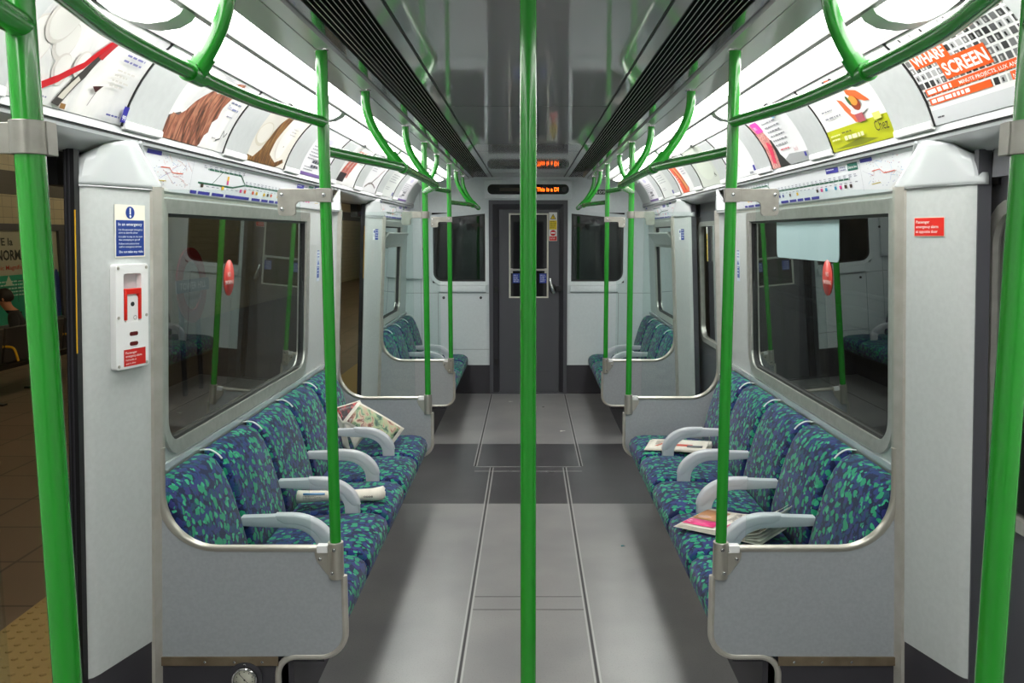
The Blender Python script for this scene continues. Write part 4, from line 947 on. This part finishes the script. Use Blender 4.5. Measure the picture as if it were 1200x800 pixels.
# ------------------------------------------------------------------ newspapers and litter
PAPER = speckle('newsprint', (222, 216, 204), (232, 226, 214), 40, .8)
def place_local(o, loc, rz=0, rx=0, ry=0):
    o.location = loc; o.rotation_euler = (rx, ry, rz); return o
def sheet_stack(t, n, L, W, bend, gap, skew=.004, fan=7):
    for i in range(n):
        m = MB(); rows = []
        for a in range(13):
            u = a/12; row = []
            for b in range(5):
                v = b/4; x = (u-.5)*(L-.006*i)+i*skew*.4; y = (v-.5)*(W-.004*(i % 3))+i*skew*.5
                row.append((x, y, gap*i*(1+fan*u**4)+bend(u, v)))
            rows.append(row)
        m.grid(rows, PAPER); o = m.build('page', solid=.0012, angle=60); o.parent = t
# A: thick folded paper on the second seat, right
t = thing('newspaper', (.875, 3.56, .442), 'thick fanned-open newspaper with pink block on the second seat of the nearer right row', 'newspaper', 'discarded newspapers')
sheet_stack(t, 7, .40, .28, lambda u, v: .010*u*u+.004*math.sin(u*PI), .0020)
a = Art(.36, .26); a.items = []
a.rect(.012, .10, .13, .24, (186, 130, 82)); a.ell(.06, .14, .04, .022, (200, 160, 140)); a.rect(.012, .012, .16, .09, (232, 60, 130)); a.greek(.02, .06, .12, 2, .02, (250, 200, 220)); a.greek(.16, .23, .17, 7, .016, (90, 86, 84)); a.rect(.2, .02, .35, .09, (236, 66, 140)); a.greek(.21, .06, .12, 2, .018, (200, 230, 80))
b = MB()
for vs, fs, mm, ly in a.items:
    for q in fs: b.face([V((vs[i][0]-.19, vs[i][1]-.13+.012, .0020*6*(1+7*((vs[i][0]+.01)/.4)**4)+.010*((vs[i][0]+.01)/.4)**2+.004*math.sin((vs[i][0]+.01)/.4*PI)+.0022+.0004*ly)) for i in q], mm)
o = b.build('front_page', solid=.0002); o.parent = t
t.rotation_euler = (0, .0, -.70)
# upturned page corner leaning on the back
m = MB(); m.grid([[(.13+.10*math.sin(u*1.4), -.10+.2*v, .03+.10*(1-math.cos(u*1.5))) for v in (0, .33, .66, 1)] for u in [i/8 for i in range(9)]], PAPER)
m.grid([[(.10+.10*math.sin(u*1.5), -.11+.2*v, .028+.07*(1-math.cos(u*1.5))) for v in (0, .33, .66, 1)] for u in [i/8 for i in range(9)]], PAPER); o = m.build('curled_page', solid=.001); o.parent = t
# B: open paper on the last seat, right
t = thing('newspaper', (.90, 4.98, .442), 'flat open newspaper on the fifth seat of the nearer right row', 'newspaper', 'discarded newspapers')
sheet_stack(t, 4, .38, .26, lambda u, v: .006*math.sin(u*PI), .0018, fan=2)
b = MB(); a = Art(.3, .2); a.items = []; a.rect(.15, .07, .25, .12, (214, 86, 66)); a.rect(.22, .05, .31, .10, (110, 110, 116)); a.greek(.03, .18, .1, 5, .02, (150, 140, 130)); a.poly([(.03, .05), (.05, .05), (.09, .13), (.07, .13)], (206, 110, 90))
for vs, fs, mm, ly in a.items:
    for q in fs: b.face([V((vs[i][0]-.17, vs[i][1]-.1, .0018*3*(1+2*((vs[i][0]+.02)/.38)**4)+.0008+.006*math.sin((vs[i][0]+.02)/.38*PI)+.0014+.0004*ly)) for i in q], mm)
o = b.build('front_page', solid=.0002); o.parent = t
m = MB(); m.grid([[(.16+.02*math.sin(u*3), -.05+.06*v, .01+.11*u) for v in (0, .5, 1)] for u in [i/6 for i in range(7)]], PAPER); o = m.build('curled_page', solid=.001); o.parent = t
t.rotation_euler = (0, 0, -.28)
# C: rolled paper on the third seat, left
t = thing('newspaper', (-.89, 3.93, .441), 'rolled-up newspaper on the third seat of the nearer left row', 'newspaper', 'discarded newspapers')
m = MB(); L = .40
for lay in range(3):
    rows = []
    for a_ in range(17):
        u = a_/16; r = (.026-.004*lay)*(1+.45*abs(u-.45)**1.5*2); th0 = .3*lay; row = []
        for b_ in range(15):
            th = th0+b_/14*5.6; row.append(((u-.5)*L+.004*lay, r*1.25*math.cos(th), .031+r*math.sin(th)*.9+.008*(u > .9)*(u-.9)*10))
        rows.append(row)
    m.grid(rows, PAPER)
o = m.build('rolled_pages', solid=.0012, angle=60); o.parent = t
b = MB()
def onroll(x, y, d=.0016):
    u = x/L; r = .026*(1+.45*abs(u-.45)**1.5*2)+d; th = -PI/2-.9+.0*y+(y/.026)*-.0; th = PI*1.0+.55-y/.030; return V(((u-.5)*L, r*1.25*math.cos(th), .031+r*.9*math.sin(th)))
def roll_item(vs, fs, mm, d):
    for q in fs: b.face([onroll(vs[i][0], vs[i][1], d) for i in q], mm)
roll_item([(.03, .035), (.13, .035), (.13, .045), (.03, .045)], [(0, 1, 2, 3)], flat((90, 150, 200)), .0018)
vs, fs = text_geo('0008', .01); roll_item([(.31+v[0]*.022, .015+v[1]*.013) for v in vs], fs, flat((60, 60, 60)), .0018)
a = Art(.2, .06); a.items = []; a.greek(.03, .028, .08, 3, .007, (150, 146, 140)); a.greek(.22, .02, .06, 1, .009, (90, 90, 90))
for v_, f_, mm, ly in a.items: roll_item(v_, f_, mm, .0018)
o = b.build('printed_face', solid=.0002); o.parent = t
t.rotation_euler = (0, 0, .10)
# D: open paper leaning on the last seat back, left
t = thing('newspaper', (-1.0, 5.0, .437), 'open newspaper with colour pictures propped against the fifth seat back of the nearer left row', 'newspaper', 'discarded newspapers')
PIC = rock_mat('print_green_photo', [(40, 50, 50), (90, 120, 104), (170, 190, 150), (200, 170, 150), (120, 70, 60), (210, 200, 190)], 26, 1)
def leaf(c, e1, e2, pic=None, n='page', bend=.01):
    c, e1, e2 = V(c), V(e1), V(e2); nn = e1.cross(e2).normalized(); rows = [[c+e1*u+e2*v+nn*bend*math.sin(PI*u) for v in [j/4 for j in range(5)]] for u in [i/8 for i in range(9)]]
    m = MB(); m.grid(rows, PAPER); o = m.build(n, solid=.0014, angle=60); o.parent = t
    if pic:
        rows = [[c+e1*(.06+.88*u)+e2*(.07+.86*v)+nn*(bend*math.sin(PI*(.06+.88*u))+pic[1]) for v in [j/4 for j in range(5)]] for u in [i/8 for i in range(9)]]
        m = MB(); m.grid(rows, pic[0]); o = m.build('colour_picture', solid=.0002); o.parent = t
leaf((-.10, -.03, .165), (.275, .0, -.165), (.075, .09, .10), (PIC, .003), 'page')
leaf((-.105, -.022, .160), (.27, .01, -.165), (.07, .10, .095))
leaf((-.11, -.01, .15), (.265, .02, -.158), (.065, .11, .085))
leaf((-.10, -.03, .165), (.07, -.02, -.165), (.075, .09, .10), None, 'page', .004)
leaf((-.165, .02, .235), (.14, .09, .03), (.06, -.05, -.085), (rock_mat('print_dark_photo', [(30, 26, 30), (60, 50, 54), (190, 60, 60), (200, 190, 190)], 30, 1), -.003), 'page', .003)
leaf((-.165, .02, .235), (.05, -.03, -.22), (.06, -.02, -.05), None, 'page', .003)
# litter
for nme, (x, y), c, lab in (('paper_scrap', (-.175, 8.60), (220, 220, 216), 'tiny white paper scrap on the floor near the end door'), ('paper_scrap', (.30, 7.28), (216, 214, 210), 'folded white scrap on the floor right of the centre pole beyond the dark band'), ('sweet_wrapper', (.52, 4.52), (60, 150, 160), 'tiny blue-green wrapper scrap on the floor beside the right seats')):
    m = MB(); k = .022 if nme == 'paper_scrap' else .009
    m.grid([[(x+k*(u-.5)*2+random.uniform(-.2, .2)*k, y+k*(v-.5)*1.3, .0016+.5*k*abs(math.sin(2*u+1.5*v))*.5) for v in (0, .5, 1)] for u in (0, .33, .66, 1)], flat(c)); tag(m.build(nme, solid=.0008), lab, 'litter')

# ------------------------------------------------------------------ outside: platform on the left
PZ = -.20
def tile_mat(name, c1, c2, gc, sx, sy, axes=(0, 1), rough=.5, mort=.01):
    m = mat(name, c1, rough); nt = NT(m); tc = nt.n('ShaderNodeTexCoord'); sp = nt.n('ShaderNodeSeparateXYZ'); cb = nt.n('ShaderNodeCombineXYZ')
    nt.l(tc.outputs['Object'], sp.inputs[0]); nt.l(sp.outputs[axes[0]], cb.inputs[0]); nt.l(sp.outputs[axes[1]], cb.inputs[1])
    br = nt.n('ShaderNodeTexBrick'); br.offset = 0; br.inputs['Scale'].default_value = 1; br.inputs['Brick Width'].default_value = sx; br.inputs['Row Height'].default_value = sy; br.inputs['Mortar Size'].default_value = mort
    br.inputs['Color1'].default_value = (*lin(c1), 1); br.inputs['Color2'].default_value = (*lin(c2), 1); br.inputs['Mortar'].default_value = (*lin(gc), 1)
    nt.l(cb.outputs[0], br.inputs['Vector']); nt.l(br.outputs[0], nt.b.inputs['Base Color']); return m
PFL = tile_mat('platform_paving', (112, 96, 82), (102, 86, 74), (64, 54, 48), .60, .60)
m = MB(); m.box(-8, -2.55, -1, 62, PZ-.1, PZ, PFL); struct(m, 'floor_platform')
m = MB(); m.box(-2.0, -1.47, -1, 62, PZ-.1, PZ, mat('platform_edge', (120, 108, 92), .7))
for i in range(8): m.box(-1.96+.045*i, -1.94+.045*i, -1, 14, PZ, PZ+.004, mat('edge_ribs', (74, 66, 58), .7) if i == 0 else m.mats[-1])
m.box(-1.60, -1.50, -1, 62, PZ, PZ+.003, mat('platform_white_line', (200, 196, 180), .6)); struct(m, 'floor_platform_edge')
m = MB(); TAC = mat('tactile_yellow', (168, 146, 98), .7); m.box(-2.55, -2.0, -1, 62, PZ-.1, PZ+.002, TAC)
for j in range(90):
    for i in range(8):
        x = -2.52+.068*i; y = 1.6+.068*j
        m.tube([(x, y, PZ+.002), (x, y, PZ+.007), (x, y, PZ+.009)], [.016, .013, .006], TAC, 8)
struct(m, 'floor_tactile')
TIL = tile_mat('cream_wall_tile', (206, 196, 168), (198, 188, 160), (150, 142, 122), .22, .15, axes=(1, 2), rough=.3, mort=.004)
m = MB(); m.box(-7.6, -7.5, -1, 62, PZ, 2.28, TIL); m.box(-7.6, -7.49, -1, 62, 2.28, 2.62, mat('dark_frieze', (84, 82, 80), .5)); m.box(-7.6, -7.5, -1, 62, 2.62, 3.6, TIL); struct(m, 'wall_platform')
m = MB(); m.box(-7.6, -1.9, -1, 62, 3.55, 3.65, mat('platform_ceiling', (150, 142, 120), .7)); struct(m, 'ceiling_platform')
TUBE = mat('platform_tube', (255, 236, 190), .4, emit=85.)
for i in range(6):
    y = 3+6*i; t = thing('platform_light', (-3.6, y, 3.5), '%s fluorescent fitting over the platform, seen through the left glass' % cord[i], 'light', 'platform ceiling lights')
    m = MB(); m.box(-3.7, -3.5, y-.9, y+.9, 3.47, 3.55, WHITE); child_local(m.build('housing'), t)
    m = MB(); m.tube([(-3.6, y-.85, 3.445), (-3.6, y+.85, 3.445)], .025, TUBE, 10); child_local(m.build('tube'), t)
# framed poster on the platform wall
t = thing('wall_poster', (-7.48, 12.6, .5), 'green and cream framed poster on the platform wall behind the seated person', 'poster')
m = MB(); y0, y1, z0, z1 = 10.6, 14.05, .34, 1.86
m.ring([(-7.49, y, z) for y, z in ((y0, z0), (y1, z0), (y1, z1), (y0, z1))], [(-7.49, y, z) for y, z in ((y0+.1, z0+.08), (y1-.42, z0+.08), (y1-.42, z1-.10), (y0+.1, z1-.10))], (.05, 0, 0), mat('poster_frame_grey', (78, 80, 86), .4)); child_local(m.build('frame'), t)
a = Art(2.95, 1.36, (186, 186, 168)); a.rect(0, 0, 2.95, .70, (32, 168, 132)); a.poly([(1.2, .6), (2.95, .4), (2.95, 0), (1.2, 0)], (30, 150, 120)); a.ell(2.6, .5, .22, .45, (230, 232, 232)); a.rect(2.40, .60, 2.78, .74, (26, 40, 90)); a.ell(2.85, .35, .1, .4, (40, 60, 130))
a.text('VIVE la', 1.18, 1.13, .15, (34, 50, 48), width=.58, bold=.02); a.text('NORMANDIE', 1.36, .92, .20, (34, 44, 44), width=1.15, bold=.03); a.text('Chic Magnifique', 1.28, .78, .09, (190, 60, 50), width=.8, bold=.01)
a.greek(1.32, .60, .9, 5, .05, (210, 236, 226)); a.poly([(1.5, .55), (1.7, .55), (1.6, .7)], (200, 220, 200)); a.line([(1.8, .3), (1.8, .62), (2.1, .62), (2.1, .3)], .02, (20, 110, 100))
o = a.build('printed_sheet', planefn((-7.485, y0+.1, z0+.08), (0, 1, 0), (0, 0, 1)), thick=.004); child_local(o, t)
# bench, faces away from the train
t = thing('platform_bench', (-5.95, 9.6, PZ), 'dark metal bench on the platform with yellow armrests', 'bench')
m = MB(); 
for i in range(6):
    ya = 8.2+.62*i*1.0; m.prism([(x, ya+.02, PZ+z) for x, z in ((-5.92, .46), (-5.88, .47), (-5.82, .86), (-5.85, .87))], (0, .58, 0), BENCH)
child_local(m.build('backrest', bevmod=.006), t)
m = MB()
for i in range(6): ya = 8.2+.62*i; m.prism([(x, ya+.02, PZ+z) for x, z in ((-6.34, .46), (-6.30, .475), (-5.94, .44), (-5.94, .415), (-6.32, .44))], (0, .58, 0), BENCH)
child_local(m.build('seat', bevmod=.006), t)
m = MB(); m.box(-6.14, -6.08, 8.2, 11.92, PZ+.34, PZ+.40, BENCH)
child_local(m.build('beam'), t)
for y in (8.5, 9.4, 10.55, 11.6):
    m = MB(); m.box(-6.14, -6.08, y-.03, y+.03, PZ, PZ+.38, BENCH); m.box(-6.3, -5.86, y-.04, y+.04, PZ, PZ+.02, BENCH); m.prism([(x, y-.02, PZ+z) for x, z in ((-6.12, .38), (-5.90, .44), (-5.84, .80), (-5.88, .80), (-5.94, .48), (-6.12, .42))], (0, .04, 0), BENCH); child_local(m.build('leg'), t)
for y in (8.2, 8.82, 9.44, 10.68, 11.30, 11.92):
    m = MB(); m.tube(spline([(-5.86, y, PZ+.66), (-6.1, y, PZ+.67), (-6.25, y, PZ+.66), (-6.31, y, PZ+.58), (-6.32, y, PZ+.46)], 5), .014, YEL, 8); m.tube(spline([(-5.83, y, PZ+.66), (-5.74, y, PZ+.64), (-5.70, y, PZ+.50)], 4), .014, YEL, 8); child_local(m.build('armrest'), t)

# seated person (back three-quarters to the train)
def skin_body(name, chains, mt, parent, lv=2):
    vs = []; es = []; rad = []; idx = {}
    for ch in chains:
        prev = None
        for p, r in ch:
            k = tuple(round(c, 4) for c in p)
            if k not in idx: idx[k] = len(vs); vs.append(p); rad.append(r if isinstance(r, tuple) else (r, r))
            i = idx[k]
            if prev is not None: es.append((prev, i))
            prev = i
    b = bmesh.new(); sl = b.verts.layers.skin.verify(); bv = []
    for i, (p, r) in enumerate(zip(vs, rad)):
        v = b.verts.new(p); v[sl].radius = r; v[sl].use_root = (i == 0); bv.append(v)
    for a, c in es: b.edges.new((bv[a], bv[c]))
    me = bpy.data.meshes.new(name); b.to_mesh(me); b.free(); me.materials.append(mt)
    o = bpy.data.objects.new(name, me); C.objects.link(o); o.parent = parent
    sk = o.modifiers.new('skin', 'SKIN'); sk.use_smooth_shade = True
    ss = o.modifiers.new('sub', 'SUBSURF'); ss.levels = lv; ss.render_levels = lv
    return o
t = thing('person', (-6.10, 10.22, PZ), 'person in a dark coat seated on the platform bench, head bowed, hair dark', 'person')
# local axes: person faces -X (towards platform wall), slightly towards the camera
hip = (0, 0, .56)
body = [[(hip, (.15, .12)), ((-.01, 0, .70), (.15, .11)), ((-.03, 0, .86), (.17, .12)), ((-.06, 0, .99), (.16, .11)), ((-.09, 0, 1.07), (.07, .07)), ((-.13, 0, 1.12), .055), ((-.155, 0, 1.17), (.060, .066)), ((-.175, 0, 1.235), (.078, .088)), ((-.175, 0, 1.30), (.066, .075))]]
for d in (-1, 1):
    body.append([((-.06, 0, .99), (.16, .11)), ((-.06, d*.16, 1.0), .072), ((-.07, d*.21, .93), .06), ((-.10, d*.24, .74), .05), ((-.24, d*.20, .64), .042), ((-.36, d*.13, .68), .033), ((-.40, d*.11, .69), .028)])
    body.append([(hip, (.15, .12)), ((-.10, d*.10, .54), .10), ((-.30, d*.12, .54), .085), ((-.46, d*.12, .52), .065), ((-.47, d*.12, .30), .055), ((-.45, d*.12, .10), .042), ((-.50, d*.12, .045), .042), ((-.62, d*.13, .035), .035)])
BODY = mat('body_skin_and_coat', (28, 27, 31), .85)
nt = NT(BODY); tc = nt.n('ShaderNodeTexCoord'); sp = nt.n('ShaderNodeSeparateXYZ'); nt.l(tc.outputs['Object'], sp.inputs[0])
g1 = nt.n('ShaderNodeMath', operation='GREATER_THAN'); nt.l(sp.outputs[2], g1.inputs[0]); g1.inputs[1].default_value = 1.095
g2 = nt.n('ShaderNodeMath', operation='LESS_THAN'); nt.l(sp.outputs[0], g2.inputs[0]); g2.inputs[1].default_value = -.345
g3 = nt.n('ShaderNodeMath', operation='GREATER_THAN'); nt.l(sp.outputs[2], g3.inputs[0]); g3.inputs[1].default_value = .62
mu = nt.n('ShaderNodeMath', operation='MULTIPLY'); nt.l(g2.outputs[0], mu.inputs[0]); nt.l(g3.outputs[0], mu.inputs[1]); mx = nt.n('ShaderNodeMath', operation='MAXIMUM'); nt.l(g1.outputs[0], mx.inputs[0]); nt.l(mu.outputs[0], mx.inputs[1])
nt.l(mix(nt, mx.outputs[0], lin((28, 27, 31)), lin((190, 134, 106))), nt.b.inputs['Base Color'])
# hands joined into the same figure: five fingers each
for d in (-1, 1):
    w = (-.40, d*.11, .69)
    palm = (-.445, d*.10, .70)
    body.append([(w, .028), (palm, (.034, .016))])
    for f_, (dy, ln) in enumerate(((-.026, .055), (-.009, .066), (.009, .062), (.026, .048))):
        q = (-.475, d*.10+dy, .705); body.append([(palm, (.034, .016)), (q, .0095), (-.475-ln*.55, d*.10+dy, .712) and ((-.475-ln*.55, d*.10+dy, .716), .0085), ((-.475-ln*.85, d*.10+dy*1.02, .700), .0078)])
    body.append([(w, .028), ((-.43, d*.10-d*.035, .715), .0105), ((-.465, d*.10-d*.048, .725), .009)])
skin_body('body', body, BODY, t, 2)
# face features and hair on the head
hc = V((-.185, 0, 1.255))
m = MB(); m.sphere((-.268, 0, 1.235), .016, SKIN, (1.1, .7, 1.3)); 
for d in (-1, 1): m.sphere((-.180, d*.082, 1.245), .022, SKIN, (.7, .35, 1.2)); m.sphere((-.250, d*.03, 1.262), .010, WHITE); m.sphere((-.258, d*.03, 1.262), .005, BLACK)
m.sphere((-.252, 0, 1.195), .02, mat('lips', (160, 90, 80), .5), (.5, 1.1, .35)); o = m.build('face'); o.parent = t
b = MB(); q = bmesh.ops.create_uvsphere(b.b, u_segments=24, v_segments=16, radius=1)
for v in q['verts']:
    n_ = v.co.copy(); front = n_.x < -.45 and n_.z < .45; low = n_.z < -.55
    k = .86 if (front or low) else 1.0; k *= 1+.03*math.sin(9*n_.x+5*n_.y)*math.cos(7*n_.z); v.co = V((n_.x*.105*k, n_.y*.092*k, n_.z*.115*k))+V((-.165, 0, 1.268))
for f in b.b.faces: f.smooth = True
b.mats = [HAIR]; o = b.build('hair'); o.parent = t
t.rotation_euler = (0, 0, .5); t.scale = (.92, .92, .92)
# station roundel on posts, seen through the left window
t = thing('station_roundel', (-4.1, 10.25, PZ), 'round red ring station sign with blue TOWER HILL bar, seen dimly through the left window', 'sign')
f = planefn((-4.05, 10.25, 1.10), (0, 1, 0), (0, 0, 1)); REDR = mat('roundel_red', (200, 40, 40), .4)
m = MB(); oc = arc(0, 0, .45, .45, 0, 360, 40)[:-1]; ic = arc(0, 0, .29, .29, 0, 360, 40)[:-1]
m.ring([f(a, b, 0) for a, b in oc], [f(a, b, 0) for a, b in ic], (.02, 0, 0), REDR); child_local(m.build('ring'), t)
m = MB(); m.prism([f(a, b, -.01) for a, b in ic], (.012, 0, 0), mat('roundel_white', (220, 216, 206), .5)); child_local(m.build('centre_disc'), t)
a = Art(1.0, .15, (32, 44, 110)); a.text('TOWER HILL', .10, .035, .115, (235, 235, 235), width=.8, bold=.015); o = a.build('name_bar', planefn((-4.03, 9.75, 1.025), (0, 1, 0), (0, 0, 1)), thick=.01); child_local(o, t)
for y in (10.0, 10.5):
    m = MB(); m.tube([(-4.08, y, PZ), (-4.08, y, 1.3)], .03, BENCH, 12); child_local(m.build('post'), t)
# tunnel wall and track bed on the right
m = MB(); m.box(3.3, 3.4, -1.5, 40, -1.1, 3.2, speckle('tunnel_brick', (70, 64, 60), (92, 84, 78), 3, .9)); struct(m, 'wall_tunnel')
m = MB(); m.box(1.5, 3.4, -1.5, 40, -1.15, -1.1, VOID); struct(m, 'floor_trackbed')
for i, z in enumerate((.75, .95, 1.1)):
    m = MB(); m.tube([(3.274, -1.5+1.0*k, z+.02*math.sin(k*2.1)) for k in range(42)], .026, BLACK, 8)
    tag(m.build('tunnel_cable'), '%s black cable running along the dark tunnel wall outside the right window' % ('lowest', 'middle', 'top')[i], 'cable', 'tunnel wall cables')

for i in range(3):  # lamps added out of view to brighten the tunnel behind the right windows
    y = 2.5+6*i; t = thing('added_tunnel_light', (3.25, y, 2.6), '%s added fill lamp high on the tunnel wall beyond the right windows' % cord[i], 'light', 'added tunnel fill lamps')
    m = MB(); m.box(3.24, 3.30, y-.35, y+.35, 2.56, 2.66, BENCH); child_local(m.build('housing'), t)
    m = MB(); m.tube([(3.21, y-.3, 2.61), (3.21, y+.3, 2.61)], .025, TUBE, 10); child_local(m.build('tube'), t)

# ------------------------------------------------------------------ the car sides lean: wider towards the floor
bpy.context.view_layer.update()
done = set()
for o in [o for o in bpy.data.objects if o.type == 'MESH' and o.data.name not in done]:
    n = o.name.split('.')[0]; top = o
    while top.parent: top = top.parent
    tnm = top.name.split('.')[0]
    if tnm in ('upholstered_seat', 'newspaper', 'route_map', 'advert_poster', 'card_holder', 'person', 'pressure_dial'): continue
    L = o.parent.location.copy() if o.parent else V((0, 0, 0)); W = [v.co+L for v in o.data.vertices]
    if not W: continue
    ax = [abs(p.x) for p in W]; my = (min(p.y for p in W)+max(p.y for p in W))/2
    if tnm == 'seat_partition':
        for v, p in zip(o.data.vertices, W):
            w = max(0, min(1, (abs(p.x)-1.03)/.14)); v.co.x += (1 if p.x > 0 else -1)*.049*(1.80-p.z)*w
        continue
    if min(ax) < 1.12 or max(ax) > 1.45 or min(p.z for p in W) > 1.80: continue
    if tnm.startswith('wall_') or tnm in ('window_1', 'window_2', 'window_3', 'window_4', 'no_smoking_sticker', 'window_label', 'wall_notice'): ref = .88
    elif tnm == 'wall_cabinet': continue
    elif P[1]+.10 < my < P[2]-.10 or my > P[3]+.10: ref = .88
    else: ref = 1.80
    for v, p in zip(o.data.vertices, W): v.co.x += (1 if p.x > 0 else -1)*.049*(ref-min(p.z, 1.85))
    o.data.update()

# ------------------------------------------------------------------ world, camera, view
w = bpy.data.worlds.new('world'); bpy.context.scene.world = w; w.use_nodes = True
w.node_tree.nodes['Background'].inputs[0].default_value = (.6, .65, .7, 1); w.node_tree.nodes['Background'].inputs[1].default_value = .03
cam = bpy.data.cameras.new('camera'); co = bpy.data.objects.new('camera', cam); C.objects.link(co)
cam.sensor_width = 36; cam.lens = 36*1000/1200; cam.shift_x = -19/1200; cam.clip_start = .02
co.location = (0, 0, 1.70); co.rotation_euler = (PI/2-math.atan(.125), 0, 0)
sc = bpy.context.scene; sc.camera = co
sc.view_settings.view_transform = 'Standard'; sc.view_settings.look = 'None'; sc.view_settings.gamma = 1; sc.view_settings.use_curve_mapping = False
sc.view_settings.exposure = 0.12
sc.cycles.max_bounces = 10; sc.cycles.transparent_max_bounces = 24; sc.cycles.glossy_bounces = 5
